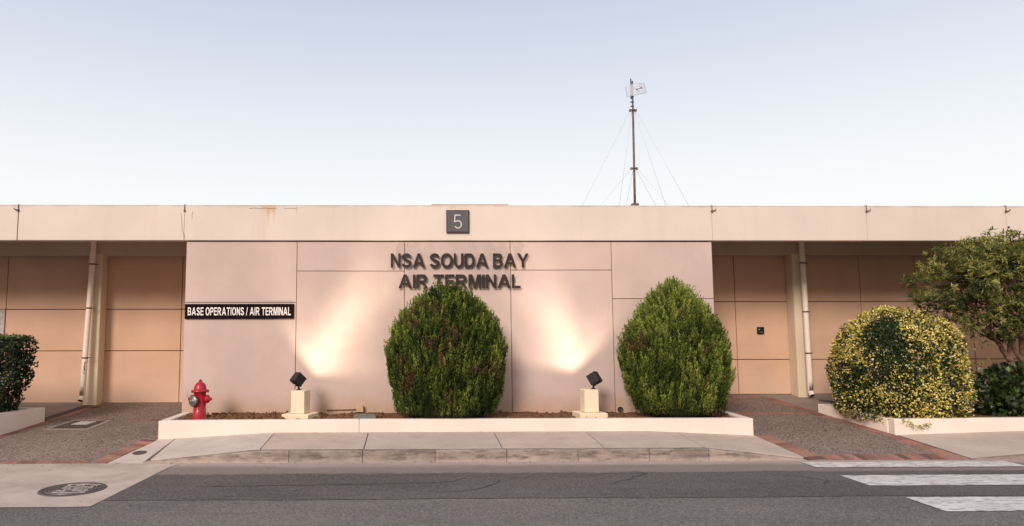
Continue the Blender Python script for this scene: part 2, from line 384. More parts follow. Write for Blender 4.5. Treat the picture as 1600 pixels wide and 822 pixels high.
# brick edging: every paver a small block with a gap
def bricks(b, p0, p1, width, side, fz, step=.074, gap=.013, amp=.25, dz=.006, faded=0):
    p0 = Vector((*p0, 0)); p1 = Vector((*p1, 0)); d = p1-p0; n = max(1, round(d.length/step)); u = d.normalized(); w = Vector((-u.y, u.x, 0))*side
    keep_t = b.t; b.t = (1.25, 2.0, 2.0); q = [p0, p1, p1+w*width, p0+w*width]; mm = 8
    for k_ in range(0 if faded else mm):
        a, c = p0.lerp(p1, k_/mm), p0.lerp(p1, (k_+1)/mm); b.quad([(v.x, v.y, fz(v.y)+.002) for v in (a, c, c+w*width, a+w*width)])
    for i in range(n):
        a = p0 + u*(d.length*i/n + gap/2); c = p0 + u*(d.length*(i+1)/n - gap/2)
        k = 1 + random.uniform(-amp, amp); b.t = (k*random.uniform(.92, 1.08), k, k*random.uniform(.95, 1.1))
        if random.random() < .12: b.t = tuple(x*.6 for x in b.t)
        if random.random() < faded: continue
        top = []
        h = dz + random.uniform(-.0015, .0015)
        ring = [a, c, c+w*width, a+w*width]
        b.hexa([(q.x, q.y, fz(q.y)-.02) for q in ring] + [(q.x, q.y, fz(q.y)+h) for q in ring])
    b.t = (1, 1, 1)
b = MB()
bricks(b, (-3.715, 8.815), (-3.46, 9.80), .21, 1, zl)
bricks(b, (-12, 8.82), (-3.95, 8.82), .11, 1, zl, .21)
bricks(b, (-5.86, 9.3), (-5.42, 12.3), .10, -1, zl, .21)
bricks(b, (-5.4, 11.10), (-3.40, 11.10), .075, 1, zl, .21, faded=.25)
struct(b.build('brick_edging', 'brick'))
b = MB()
bricks(b, (4.955, 8.815), (4.765, 9.84), .21, -1, zr, .11)
bricks(b, (5.16, 8.82), (6.74, 8.82), .20, 1, zr, .105)
bricks(b, (6.955, 8.83), (6.715, 9.85), .20, 1, zr, .21)
bricks(b, (6.715, 9.85), (6.435, 11.21), .16, 1, zr, .21)
bricks(b, (6.435, 11.21), (6.28, 12.33), .16, 1, zr, .21)
bricks(b, (4.75, 11.13), (6.25, 11.13), .10, 1, zr, .21, faded=.1)
bricks(b, (4.75, 12.40), (6.1, 12.40), .10, 1, zr, .21)
struct(b.build('brick_edging', 'brick'))

# pavement between the drives, with ramps down at both ends, and its kerb
def fz(X): return max(0, min(.14, .14*(X+3.32)/1.40, .14*(4.88-X)/1.21))
def bz(X):
    return lerp(.13, .215, max(0, min(1, (X+3.4)/1.5))) if X < 0 else lerp(.215, .146, max(0, min(1, (X-3.3)/1.45)))
def walk_z(X, Y): 
    t = max(0, (Y-8.81)/1.04); return lerp(fz(X), bz(X), t) + .003
def wx(X, Y):      # the two ends follow the brick edging
    if X < -3.5: return edge(LE, Y)
    if X > 4.74: return edge(RE, Y)
    return X
KY = 8.93
b = MB()
JX = [-4, -3.22, -1.87, -.59, 1.13, 2.40, 3.66, 5]
TI = [(1.12, 1.13, 1.16), (1.10, 1.13, 1.17), (1.0, .98, .97), (.98, .98, 1.0), (1.02, 1.0, .98), (.98, .98, .98), (1.0, .99, .98)]
for k in range(7):
    a, c = JX[k]+(.007 if k else 0), JX[k+1]-(.007 if k < 6 else 0); b.t = TI[k]
    n = 10; ny = 5
    xs_ = [lerp(max(a, -3.75) if k == 0 else a, min(c, 4.97) if k == 6 else c, i/n) for i in range(n+1)]
    g_ = []
    for j in range(ny+1):
        y = lerp(8.81 if k in (0,) else KY, 9.93, j/ny)
        row = []
        for i, x in enumerate(xs_):
            if k == 0: xx = lerp(edge(LE, y), c + .05*(1-(y-8.81)/1.04)*-1, i/n)
            elif k == 6: xx = lerp(a, edge(RE, y), i/n)
            else: xx = x
            row.append(b.bm.verts.new((xx, y, walk_z(xx, y))))
        g_.append(row)
    for j in range(ny):
        for i in range(n): b.face([g_[j][i], g_[j][i+1], g_[j+1][i+1], g_[j+1][i]])
    # slab sides so that the joints have depth
    for row in (g_[0], ):
        for i in range(n):
            p, q = row[i], row[i+1]; b.quad([q.co, p.co, p.co-Vector((0, 0, .05)), q.co-Vector((0, 0, .05))])
    for i in (0, n):
        for j in range(ny):
            p, q = g_[j][i], g_[j+1][i]; b.quad([q.co, p.co, p.co-Vector((0, 0, .05)), q.co-Vector((0, 0, .05))])
struct(b.build('pavement', 'walk'))
b = MB(); 
for x0, x1 in ((-3.2, -1.9), (-1.9, 3.7), (3.7, 4.7)):
    b.quad([(x0, KY, walk_z(x0, KY)-.03), (x1, KY, walk_z(x1, KY)-.03), (x1, 9.9, walk_z(x1, 9.9)-.03), (x0, 9.9, walk_z(x0, 9.9)-.03)])
struct(b.build('pavement_base', 'dark'))
b = MB()
KX = [-3.32, -1.50, -.60, .29, 1.17, 2.05, 2.93, 3.67, 4.90]
for k in range(8):
    a, c = KX[k]+.003, KX[k+1]-.003
    v = 1.0 + random.uniform(-.06, .06); b.t = (v, v, v)
    if k in (0, 7): b.t = (1.12, 1.10, 1.08)
    n = 8 if k in (0, 7) else 3
    yf = 8.815
    for i in range(n):
        x0, x1 = lerp(a, c, i/n), lerp(a, c, (i+1)/n)
        z0, z1 = max(.003, fz(x0)+.003), max(.003, fz(x1)+.003); r = min(.014, z0*.4, z1*.4)
        P = lambda x, y, z: b.bm.verts.new((x, y, z))
        A = [P(x0, yf-.006, -.04), P(x0, yf, z0-r), P(x0, yf+r, z0), P(x0, KY-.002, z0 + .0005)]
        B = [P(x1, yf-.006, -.04), P(x1, yf, z1-r), P(x1, yf+r, z1), P(x1, KY-.002, z1 + .0005)]
        for j in range(3): b.face([A[j], B[j], B[j+1], A[j+1]])
    for x in (a, c):
        b.quad([(x, yf, -.04), (x, KY, -.04), (x, KY, max(.003, fz(x))), (x, yf, max(.003, fz(x)))])
struct(b.build('kerb', 'kerb', None, False))
# pavement and kerb on the right beyond the drive
def fz2(X): return min(.14, .14*max(0, X-7.0)/1.9)
b = MB(); n = 30; T = []
for j in range(4):
    y = lerp(8.83, 9.93, j/3); row = []
    for i in range(n+1):
        x = lerp(edge(RO, y)+.012, 18, (i/n)**1.7); row.append(b.bm.verts.new((x, y, lerp(fz2(x), lerp(.146, .20, max(0, min(1, (x-6.7)/1.9))), (y-8.81)/1.04)+.002)))
    T.append(row)
for j in range(3):
    for i in range(n): b.face([T[j][i], T[j][i+1], T[j+1][i+1], T[j+1][i]])
b.t = (.98, .97, .96)
struct(b.build('pavement', 'walk'))
b = MB(); b.t = (.8, .78, .76)
for i in range(24):
    x0, x1 = lerp(7.0, 18, (i/24)**1.6), lerp(7.0, 18, ((i+1)/24)**1.6)
    b.hexa([(x0, 8.812, -.03), (x1, 8.812, -.03), (x1, 8.9, -.03), (x0, 8.9, -.03), (x0, 8.815, fz2(x0)+.012), (x1, 8.815, fz2(x1)+.012), (x1, 8.9, fz2(x1)+.006), (x0, 8.9, fz2(x0)+.006)])
struct(b.build('kerb', 'kerb'))

# ------------------------------------------------------------------ building
bld = thing('terminal_building', 'long low pink and cream air terminal building with flat roof and recessed bays', 'building', (.6, 12, .3))
FX0, FX1, FY, FT = -3.488, 4.717, 10.9, 2.995
def panels(b, rects, y, thick=.045, gap=.009, bev=.005):
    for x0, x1, z0, z1 in rects:
        k = 1 + random.uniform(-.035, .025); b.t = (k, k*random.uniform(.985, 1.015), k*random.uniform(.98, 1.02)); b.box(x0+gap/2, x1-gap/2, y, y+thick, z0+gap/2, z1-gap/2, bev)
b = MB()
panels(b, [(FX0, -1.775, 2.041, FT-.012), (FX0, -1.775, .05, 2.041), (-1.775, -.105, 2.525, FT-.012), (-1.775, -.105, .05, 2.525), (-.105, 1.542, .05, FT-.012),
           (1.542, 3.127, 2.54, FT-.012), (1.542, 3.127, .05, 2.54), (3.127, FX1, 2.092, FT-.012), (3.127, FX1, .05, 2.092)], FY)
fac = b.build('facade_wall', 'facade', bld)
b = MB(); b.box(FX0+.008, FX1-.008, FY+.035, 12.60, .0, 2.99); b.build('wall_core', 'recess', bld)
# recess walls
def recess(x0, x1, vx, hz, zb):
    b = MB(); xs_ = [x0]+vx+[x1]
    for a, c in zip(xs_, xs_[1:]):
        zz = [zb]+hz+[3.22]
        for p, q in zip(zz, zz[1:]): b.box(a+.006, c-.006, 12.65, 12.70, p+.006, q-.006, .005)
    return b
recess(-10.5, FX0+.1, [-9.0, -7.2, -4.10], [1.255, 1.99], .30).build('recess_wall', 'recess', bld)
recess(FX1-.1, 16, [5.857, 8.158, 9.185, 10.19, 12.2, 14.2], [1.075, 2.115], .458).build('recess_wall', 'recess', bld)
b = MB(); b.box(4.6, 16, 12.625, 12.72, .25, .452, .004); b.build('plinth', 'recess', bld)
b = MB(); b.box(-10.6, 16, 12.692, 12.9, .1, 3.4); b.build('wall_backing', 'dark', bld)
# fascia in lengths with joints, roof slab, soffit and beam
b = MB(); fx = [-14, -6.076, -3.52, 4.724, 7.18, 9.414, 16]
for k, (a, c) in enumerate(zip(fx, fx[1:])):
    gp = .007 if k in (0, 1) else .0025
    b.box(a+(gp if k == 1 else .001), c-(gp if k == 0 else .001), 10.868, 11.02, 3.0, 3.556, .008)
b.build('fascia', 'fascia', bld)
b = MB(); b.box(-14, 16, 11.0, 15.5, 3.30, 3.50); b.box(.315, 1.525, 10.90, 11.6, 3.50, 3.581, .006); b.build('roof', 'fascia', bld)
for x0, x1, z0 in ((-14, FX0-.002, 2.925), (FX1+.002, 16, 2.94)):
    b = MB(); b.box(x0, x1, 12.40, 12.55, z0, 3.298, .006); b.build('beam', 'beam', bld)
def column(x0, x1, z0, z1):
    b = MB(); b.box(x0, x1, 12.385, 12.648, z0, z1, .022); return b.build('column', 'column', bld)
column(-5.665, -5.42, .2, 2.96); column(6.79, 7.00, .3, 2.97); column(11.0, 11.22, .3, 2.97); column(-9.6, -9.36, .2, 2.96)
def pipe(pts, r, clamps, patch=None):
    fine = [tuple(lerp(u_, v_, k/12) for u_, v_ in zip(q0, q1)) for q0, q1 in zip(pts, pts[1:]) for k in range(12)]; e_ = Vector(pts[-1]); d_ = (e_-Vector(pts[-2])).normalized()
    fine += [tuple(e_ - d_*.004), pts[-1]]
    b = MB(); b.tube(fine, r, 18, True); p = b.build('drainpipe', 'pipe', bld)
    b = MB(); e = Vector(pts[-1]); d = (e-Vector(pts[-2])).normalized(); b.tube([e - d*.001, e + d*.002], r*.86, 18); b.build('pipe_mouth', 'dark', p)
    for z in clamps:
        t = None
        for q0, q1 in zip(pts, pts[1:]):
            if min(q0[2], q1[2]) <= z <= max(q0[2], q1[2]): t = Vector(q0).lerp(Vector(q1), (z-q0[2])/(q1[2]-q0[2]))
        b = MB(); b.lathe([(r+.001, -.012), (r+.006, -.012), (r+.006, .012), (r+.001, .012)], (t.x, t.y, t.z), 18, None, False)
        b.box(t.x+.0, t.x+.10, t.y+.02, t.y+.035, z-.006, z+.006); b.build('pipe_clamp', 'rust', p)
    return p
pl_ = pipe([(-5.54, 12.30, 3.29), (-5.545, 12.29, 2.9), (-5.60, 12.23, .50), (-5.604, 12.185, .43)], .046, [2.76, 2.0, 1.15])
b = MB(); b.tube([(-5.565, 12.21, .92), (-5.575, 12.195, 1.0), (-5.56, 12.205, 1.08), (-5.59, 12.205, 1.0), (-5.585, 12.20, .9), (-5.565, 12.20, .88)], .008, 6); b.build('pipe_tie', 'grey', pl_)
pipe([(6.925, 12.30, 3.29), (6.925, 12.29, 2.9), (6.905, 12.22, .545), (6.905, 12.175, .478)], .046, [2.78, 1.92, 1.2])
# pale door at the far left of the left bay
b = MB(); b.box(-8.3, -7.205, 12.63, 12.66, .33, 1.985, .004); dr = b.build('door', 'pale', bld); dr['label'] = 'pale cream door behind the clipped hedge'
b = MB(); b.tube([(-7.3, 12.60, 1.28), (-7.42, 12.60, 1.28)], .012, 8); b.tube([(-7.3, 12.63, 1.28), (-7.3, 12.595, 1.28)], .012, 8); b.build('handle', 'grey', dr)
# lightning-conductor brackets on the fascia
def bracket(x, w, h=.09):
    b = MB(); b.tube([(x, 10.90, 3.565), (x, 10.852, 3.562), (x, 10.852, 3.562-h)], .0045, 6)
    b.box(x-.011, x+.011, 10.845, 10.866, 3.562-h-.025, 3.562-h+.008, .002)
    if w: b.tube([(x-.02*w, 10.85, 3.555-h), (x+.045*w, 10.845, 3.565-h), (x+.06*w, 10.845, 3.59-h)], .007, 6)
    b.build('roof_bracket', 'rust' if x > 0 else 'iron', bld)
for x, w in ((-6.076, -1), (-3.52, 0), (4.724, 1), (7.18, 1), (9.414, 1)): bracket(x, w)
# hairline cracks in the fascia
def vcrack(pts, w):
    b = MB()
    for (x0, z0), (x1, z1) in zip(pts, pts[1:]):
        u = Vector((x1-x0, z1-z0)).normalized(); nx, nz = -u.y*w, u.x*w
        b.hexa([(x0-nx, 10.8662, z0-nz), (x0+nx, 10.8662, z0+nz), (x0+nx, 10.872, z0+nz), (x0-nx, 10.872, z0-nz), (x1-nx, 10.8662, z1-nz), (x1+nx, 10.8662, z1+nz), (x1+nx, 10.872, z1+nz), (x1-nx, 10.872, z1-nz)])
    b.build('fascia_crack', 'crack', bld)
vcrack([(-3.50, 3.01), (-3.515, 3.08), (-3.55, 3.16), (-3.56, 3.30), (-3.575, 3.42)], .0025)
vcrack([(-3.40, 3.34), (-3.405, 3.40), (-3.395, 3.45)], .002)
vcrack([(-2.52, 3.50), (-2.44, 3.508), (-2.36, 3.500), (-2.28, 3.508), (-2.2, 3.498), (-2.1, 3.503)], .003)
vcrack([(-1.99, 3.50), (-1.9, 3.503), (-1.79, 3.497)], .0022)

# ------------------------------------------------------------------ lettering and signs
def arc(cx, cy, rx, ry, a0, a1, n=14, ex=2.0):
    o = []
    for k in range(n+1):
        t = R_(a0 + (a1-a0)*k/n); c, q = math.cos(t), math.sin(t)
        o.append((cx + rx*math.copysign(abs(c)**(2/ex), c), cy + ry*math.copysign(abs(q)**(2/ex), q)))
    return o
def offset_path(P, w):
    P = [Vector(p) for p in P]; n = len(P); A, B = [], []
    for i, p in enumerate(P):
        d0 = (P[i]-P[i-1]).normalized() if i else (P[1]-P[0]).normalized(); d1 = (P[i+1]-P[i]).normalized() if i < n-1 else d0
        m_ = Vector((-(d0+d1).y, (d0+d1).x)).normalized(); A.append(tuple(p+m_*w/2)); B.append(tuple(p-m_*w/2))
    return A + B[::-1]
ST = .178
def glyph(ch):
    s_ = ST
    if ch == 'I': return [[(0, 0), (s_, 0), (s_, 1), (0, 1)]]
    if ch == 'L': return [[(0, 0), (.64, 0), (.64, .175), (s_, .175), (s_, 1), (0, 1)]]
    if ch == 'T': x = .40; return [[(x-s_/2, 0), (x+s_/2, 0), (x+s_/2, .825), (.8, .825), (.8, 1), (0, 1), (0, .825), (x-s_/2, .825)]]
    if ch == 'E': return [[(0, 0), (.70, 0), (.70, .17), (s_, .17), (s_, .43), (.65, .43), (.65, .595), (s_, .595), (s_, .83), (.68, .83), (.68, 1), (0, 1)]]
    if ch == 'N': return [[(0, 0), (.19, 0), (.19, .66), (.59, 0), (.79, 0), (.79, 1), (.60, 1), (.60, .34), (.20, 1), (0, 1)]]
    if ch == 'M': return [[(0, 0), (.185, 0), (.185, .76), (.375, 0), (.565, 0), (.755, .76), (.755, 0), (.94, 0), (.94, 1), (.655, 1), (.47, .30), (.285, 1), (0, 1)]]
    if ch == 'A': return [[(0, 0), (.215, 0), (.295, .225), (.695, .225), (.775, 0), (.99, 0), (.605, 1), (.385, 1)], [(.355, .39), (.495, .785), (.635, .39)]]
    if ch == 'Y': return [[(.36, 0), (.57, 0), (.57, .42), (.93, 1), (.69, 1), (.467, .60), (.24, 1), (0, 1), (.36, .42)]]
    if ch == 'U': return [[(0, 1)] + arc(.395, .39, .395, .405, 180, 360) + [(.79, 1), (.585, 1)] + arc(.395, .38, .19, .225, 360, 180) + [(s_, 1)]]
    if ch == 'O': return [arc(.48, .5, .48, .515, 0, 350, 35, 2.15), arc(.48, .5, .265, .345, 0, 350, 35, 2.1)]
    if ch == 'D': return [[(0, 0)] + arc(.38, .5, .44, .5, -90, 90, 18, 2.2) + [(0, 1)], [(s_, .17)] + arc(.36, .5, .245, .33, -90, 90, 18, 2.2) + [(s_, .83)]]
    if ch == 'B': return [[(0, 0)] + arc(.46, .28, .325, .28, -90, 62, 12, 2.2) + arc(.45, .755, .29, .245, -62, 90, 12, 2.2) + [(0, 1)], [(s_, .165)] + arc(.43, .292, .145, .127, -90, 90, 10, 2.3) + [(s_, .42)], [(s_, .585)] + arc(.42, .711, .12, .126, -90, 90, 10, 2.3) + [(s_, .837)]]
    if ch == 'P': return [[(0, 0), (s_, 0), (s_, .37)] + arc(.42, .685, .33, .315, -90, 90, 14, 2.2) + [(0, 1)], [(s_, .535)] + arc(.40, .684, .14, .149, -90, 90, 10, 2.3) + [(s_, .833)]]
    if ch == 'R': return [[(0, 0), (s_, 0), (s_, .415), (.29, .415), (.36, .385), (.625, 0), (.87, 0), (.60, .40), (.56, .435)] + arc(.47, .71, .325, .29, -62, 90, 13, 2.2) + [(0, 1)], [(s_, .57)] + arc(.44, .703, .145, .133, -90, 90, 10, 2.3) + [(s_, .836)]]
    if ch == 'S': return [offset_path(arc(.40, .70, .295, .215, 12, 225, 14) [:12] + [(.235, .585), (.40, .505), (.565, .43)] + arc(.405, .295, .305, .215, 30, -170, 14), .195)]
    if ch == '/': return [[(0, -.02), (.14, -.02), (.40, 1.02), (.26, 1.02)]]
def text_mesh(ch, extrude):
    c = bpy.data.curves.new('t', 'CURVE'); c.dimensions = '2D'; c.fill_mode = 'BOTH'; c.extrude = extrude
    for pl in glyph(ch):
        sp_ = c.splines.new('POLY'); sp_.points.add(len(pl)-1); sp_.use_cyclic_u = True
        for p, q in zip(sp_.points, pl): p.co = (q[0], q[1], 0, 1)
    o = bpy.data.objects.new('t', c); COL.objects.link(o); bpy.context.view_layer.update()
    me = bpy.data.meshes.new_from_object(o.evaluated_get(bpy.context.evaluated_depsgraph_get()))
    bpy.data.objects.remove(o); bpy.data.curves.remove(c)
    return me
def bounds(me):
    a = np.empty(len(me.vertices)*3); me.vertices.foreach_get('co', a); a = a.reshape(-1, 3); return a
def set_co(me, a): me.vertices.foreach_set('co', a.ravel()); me.update()
def letters(line, x0, x1, z0, z1, yf, depth, parent, space=.30, track=.085, name='letter', mat='letter'):
    """one mesh per letter, spread between x0 and x1"""
    items = []; x = 0
    for ch in line:
        if ch == ' ': x += space; continue
        me = text_mesh(ch, .5); a = bounds(me)
        w = a[:, 0].max()-a[:, 0].min(); items.append((ch, me, a, x, w)); x += w + track
    tot = x-track; k = (x1-x0)/tot
    capA, base = 1.0, 0.0
    for ch, me, a, xx, w in items:
        o_ = a.copy(); ny = np.empty_like(a)
        ny[:, 0] = x0 + (xx + a[:, 0]-a[:, 0].min())*k
        ny[:, 2] = z0 + (a[:, 1]-base)/(capA-base)*(z1-z0)
        ny[:, 1] = yf + (.5-a[:, 2])*depth
        set_co(me, ny); link(name, me, mat, parent)
ls = thing('letter_sign', 'raised dark metal letters spelling NSA SOUDA BAY AIR TERMINAL on the pink facade', 'sign', (.75, 10.9, 2.25))
letters('NSA SOUDA BAY', -.320, 1.822, 2.575, 2.795, 10.845, .022, ls)
letters('AIR TERMINAL', -.200, 1.688, 2.255, 2.468, 10.845, .022, ls)
sg = thing('wall_sign', 'long black sign board reading BASE OPERATIONS / AIR TERMINAL on the left of the facade', 'sign', (-2.64, 10.89, 1.79))
b = MB(); b.box(-3.473, -1.806, 10.868, 10.897, 1.789, 2.016, .004); b.build('board', 'signblack', sg)
letters('BASE OPERATIONS / AIR TERMINAL', -3.425, -1.852, 1.842, 1.964, 10.8645, .003, sg, .34, .135, 'lettering', 'white')
pq = thing('number_plaque', 'square dark grey plaque with the pale number 5 on the cream roof fascia', 'plaque', (.72, 10.86, 3.11))
b = MB(); b.box(.543, .902, 10.838, 10.866, 3.112, 3.474, .004); b.build('frame', 'plaque_edge', pq)
b = MB(); b.box(.560, .885, 10.830, 10.8375, 3.132, 3.457, .002); b.build('face', 'plaque', pq)
b = MB(); c5 = (.722, 3.245); r5 = .052; pts = [(.764, 3.392), (.678, 3.392), (.672, 3.290)]
arc5 = [(c5[0] + r5*math.cos(t)*1.02, c5[1] + .002 + r5*math.sin(t)*1.1) for t in np.linspace(R_(128), R_(-150), 22)]
path = pts + arc5; hw = .0085
def stroke(b, path, hw, y0, y1):
    P = [Vector((x, z)) for x, z in path]; n = len(P); L1, R1 = [], []
    for i, p in enumerate(P):
        d0 = (P[i]-P[i-1]).normalized() if i else (P[1]-P[0]).normalized(); d1 = (P[i+1]-P[i]).normalized() if i < n-1 else d0
        n0 = Vector((-d0.y, d0.x)); n1 = Vector((-d1.y, d1.x)); mm = (n0+n1).normalized(); k = hw/max(.35, mm.dot(n0))
        L1.append(p+mm*k); R1.append(p-mm*k)
    for i in range(n-1):
        q = [L1[i], L1[i+1], R1[i+1], R1[i]]
        b.quad([(v.x, y0, v.y) for v in q])
        b.quad([(L1[i].x, y0, L1[i].y), (L1[i+1].x, y0, L1[i+1].y), (L1[i+1].x, y1, L1[i+1].y), (L1[i].x, y1, L1[i].y)])
        b.quad([(R1[i].x, y0, R1[i].y), (R1[i+1].x, y0, R1[i+1].y), (R1[i+1].x, y1, R1[i+1].y), (R1[i].x, y1, R1[i].y)])
stroke(b, path, hw, 10.8265, 10.8305); b.build('numeral', 'five', pq)
# card reader in the right bay
cr_ = thing('card_reader', 'small square black card reader on the wall of the right bay', 'reader', (6.286, 12.65, 1.53))
b = MB(); b.box(6.225, 6.347, 12.612, 12.648, 1.533, 1.657, .008); b.build('housing', 'black', cr_)
b = MB(); b.box(6.262, 6.312, 12.606, 12.611, 1.556, 1.570, .002); b.build('slot', 'grey', cr_)
b = MB(); b.lathe([(.007, 0), (.007, .004)], (0, 0, 0), 10, Matrix.Translation((6.254, 12.611, 1.612)) @ Matrix.Rotation(R_(90), 4, 'X')); b.build('indicator', 'white', cr_)

# ------------------------------------------------------------------ planters and bed
b = MB()
def wall_run(b, p, q, th, zb, zt, side):
    p = Vector((*p, 0)); q = Vector((*q, 0)); d = (q-p).normalized(); w = Vector((-d.y, d.x, 0))*side*th
    zt = zt if isinstance(zt, tuple) else (zt, zt)
    ring = [p, q, q+w, p+w]; zz = [zt[0], zt[1], zt[1], zt[0]]
    v, fs = b.hexa([(r.x, r.y, zb) for r in ring] + [(r.x, r.y, z) for r, z in zip(ring, zz)])
    ed = list({e for f in fs for e in f.edges}); r = bmesh.ops.bevel(b.bm, geom=ed, offset=.010, segments=2, affect='EDGES', profile=.5)
    for f in r['faces']: f[b.tl] = (1, 1, 1, 1)
wall_run(b, (-3.46, 9.85), (-.72, 9.85), .12, 0, (.380, .388), 1)
wall_run(b, (-.7165, 9.85), (4.742, 9.85), .12, 0, (.388, .384), 1)
wall_run(b, (-3.46, 9.972), (-3.46, 10.888), .12, 0, .380, -1)
wall_run(b, (4.742, 9.972), (4.735, 10.888), .12, 0, (.384, .40), 1)
tag(b.build('planter_wall', 'planter'), 'long low white planter wall below the facade holding hydrant and two conifers', 'planter')
b = MB()
wall_run(b, (6.722, 9.85), (15, 9.85), .12, 0, (.367, .41), 1)
wall_run(b, (6.70, 9.972), (6.44, 11.22), .12, 0, (.367, .437), -1)
wall_run(b, (6.565, 11.22), (15, 11.22), .12, .1, (.437, .43), -1)
tag(b.build('planter_wall', 'planter'), 'white planter wall on the right holding the yellow bush and small tree', 'planter')
b = MB()
wall_run(b, (-5.78, 9.85), (-5.625, 11.08), .13, 0, (.463, .441), 1)
wall_run(b, (-14, 9.85), (-5.93, 9.85), .12, 0, .463, 1)
wall_run(b, (-14, 11.08), (-5.77, 11.08), .12, .1, (.46, .441), -1)
tag(b.build('planter_wall', 'planter'), 'scuffed white planter wall at the left edge below the clipped hedge', 'planter')
def soil(x0, x1, y0, y1, z, amp=.03, name='soil', skew=0):
    b = MB(); nx = int((x1-x0)/.05); ny = max(6, int((y1-y0)/.05)); rows = []
    for j in range(ny+1):
        row = []
        for i in range(nx+1):
            x, y = lerp(x0 + skew*(1-j/ny), x1, i/nx), lerp(y0, y1, j/ny); zz = z + amp*mnoise.noise((x*3, y*3, 1)) + amp*.7*mnoise.noise((x*14, y*14, 4))
            row.append(b.bm.verts.new((x, y, zz)))
        rows.append(row)
    for j in range(ny):
        for i in range(nx): b.face([rows[j][i], rows[j][i+1], rows[j+1][i+1], rows[j+1][i]])
    return struct(b.build(name, 'soil'))
soil(-3.35, 4.63, 9.96, 10.905, .352); soil(6.57, 14.9, 9.96, 11.11, .35, .03, 'soil', .13); soil(-13.9, -5.82, 9.96, 10.97, .40)
b = MB()
for i in range(900):
    x = random.choice((random.uniform(-2.95, -1.8), random.uniform(-3.3, 4.6))); y = random.uniform(10.02, 10.85); r = random.uniform(.008, .028)
    z = .355 + random.uniform(0, .022); k = random.uniform(.5, 1.5); b.t = (k, k, k)
    mt = Matrix.Translation((x, y, z)) @ Matrix.Rotation(random.uniform(0, 6), 4, Vector((random.random(), random.random(), random.random()+.1)).normalized()) @ Matrix.Diagonal((random.uniform(.6, 1.5), 1, random.uniform(.4, .8), 1))
    bmesh.ops.create_icosphere(b.bm, subdivisions=1, radius=r, matrix=mt)
struct(b.build('soil_clods', 'soil'), 'stuff')

# ------------------------------------------------------------------ floodlights on pedestals
def pedestal(cx, cy, rot, label, zt):
    t = thing('lamp_pedestal', label, 'pedestal', (cx, cy, .35), 'floodlight pedestals in the planter')
    mt = Matrix.Translation((cx, cy, 0)) @ Matrix.Rotation(R_(rot), 4, 'Z')
    b = MB(); b.box(-.205, .205, -.19, .19, .33, .425, .012, mt); b.build('plinth', 'ped', t)
    b = MB(); b.box(-.105, .105, -.105, .105, .427, zt, .010, mt); b.build('post', 'ped', t)
pedestal(-1.60, 10.33, -16, 'cream concrete pedestal near the hydrant, carrying the left floodlight', .752)
pedestal(2.585, 10.33, 5, 'cream concrete pedestal between the two conifers, carrying the right floodlight', .752)
def floodlight(base, head, aim, corner, label, power, lobes):
    """open rectangular housing; the lamp sits inside it, so its front edges shape the beam"""
    base = Vector(base); head = Vector(head); a = Vector(aim).normalized(); c = Vector(corner); c = (c - a*c.dot(a)).normalized(); d = a.cross(c)
    x = (c+d).normalized(); y = a.cross(x)
    mt = Matrix((x, y, a)).transposed().to_4x4(); mt.translation = head
    t = thing('floodlight', label, 'floodlight', base, 'lit floodlights on pedestals')
    hw_, hl, th = .072, .075, .005
    b = MB()
    b.box(-hw_, hw_, -hw_, hw_, -hl, -hl+th, .001, mt)
    for s_ in (-1, 1):
        b.box(min(s_*hw_, s_*(hw_-th)), max(s_*hw_, s_*(hw_-th)), -hw_, hw_, -hl+th, hl, 0, mt)
        b.box(-hw_+th, hw_-th, min(s_*hw_, s_*(hw_-th)), max(s_*hw_, s_*(hw_-th)), -hl+th, hl, 0, mt)
    for k in range(6): z = -hw_*.8 + k*hw_*.3; b.box(-hw_*.9, hw_*.9, z, z+.006, -hl-.010, -hl-.0005, 0, mt)
    b.build('housing', 'black', t)
    b = MB(); b.box(-.03, .03, -.012, .012, -hl+.012, -hl+.03, .003, mt); b.build('lamp_element', 'lamp', t)
    b = MB(); b.lathe([(.035, 0), (.035, .012)], tuple(base), 14); b.tube([base, base.lerp(head, .35), head - a*(hl+.004)*.6], [.016, .014, .014], 8); b.build('bracket', 'black', t)
    kn = head - a*(hl+.012) + c*.03
    b = MB(); b.lathe([(.010, -.004), (.014, .004), (.009, .012)], (0, 0, 0), 10, Matrix.Translation(kn) @ (-a).to_track_quat('Z', 'Y').to_matrix().to_4x4()); b.build('knob', 'wire', t)
    # bare lamp plus the brighter lobe its reflector throws along the wall
    for nm, pw, size, bl, dr_ in [('flood_lamp', power, 150, .75, a)] + [('reflector_beam', p_, z_, 1.0, Vector(v_).normalized()) for v_, p_, z_ in lobes]:
        l = bpy.data.lights.new(nm, 'SPOT'); l.energy = pw*.78; l.color = (1, .79, .58); l.spot_size = R_(size); l.spot_blend = bl; l.shadow_soft_size = .014
        lo_ = bpy.data.objects.new(nm, l); COL.objects.link(lo_); lo_.parent = t
        lo_.location = head + a*(hl-.058) - base; lo_.rotation_euler = (-dr_).to_track_quat('Z', 'Y').to_euler()
    return t
floodlight((-1.625, 10.33, .752), (-1.64, 10.33, .905), (.515, .405, .756), (.29, .955, .05), 'small black floodlight near the hydrant, seen from behind, aimed up to the right', 42, [((.46, .57, .56), 26, 62), ((.68, .57, .92), 62, 46), ((.98, .57, 1.40), 95, 36), ((1.30, .57, 1.85), 95, 30)])
floodlight((2.645, 10.33, .752), (2.665, 10.33, .905), (-.387, .395, .835), (-.31, .95, .10), 'small black floodlight between the two conifers, tipped up to the left', 42, [((-.36, .57, .50), 20, 66), ((-.56, .57, .98), 44, 54), ((-.78, .57, 1.45), 60, 44), ((-1.0, .57, 1.85), 60, 38)])

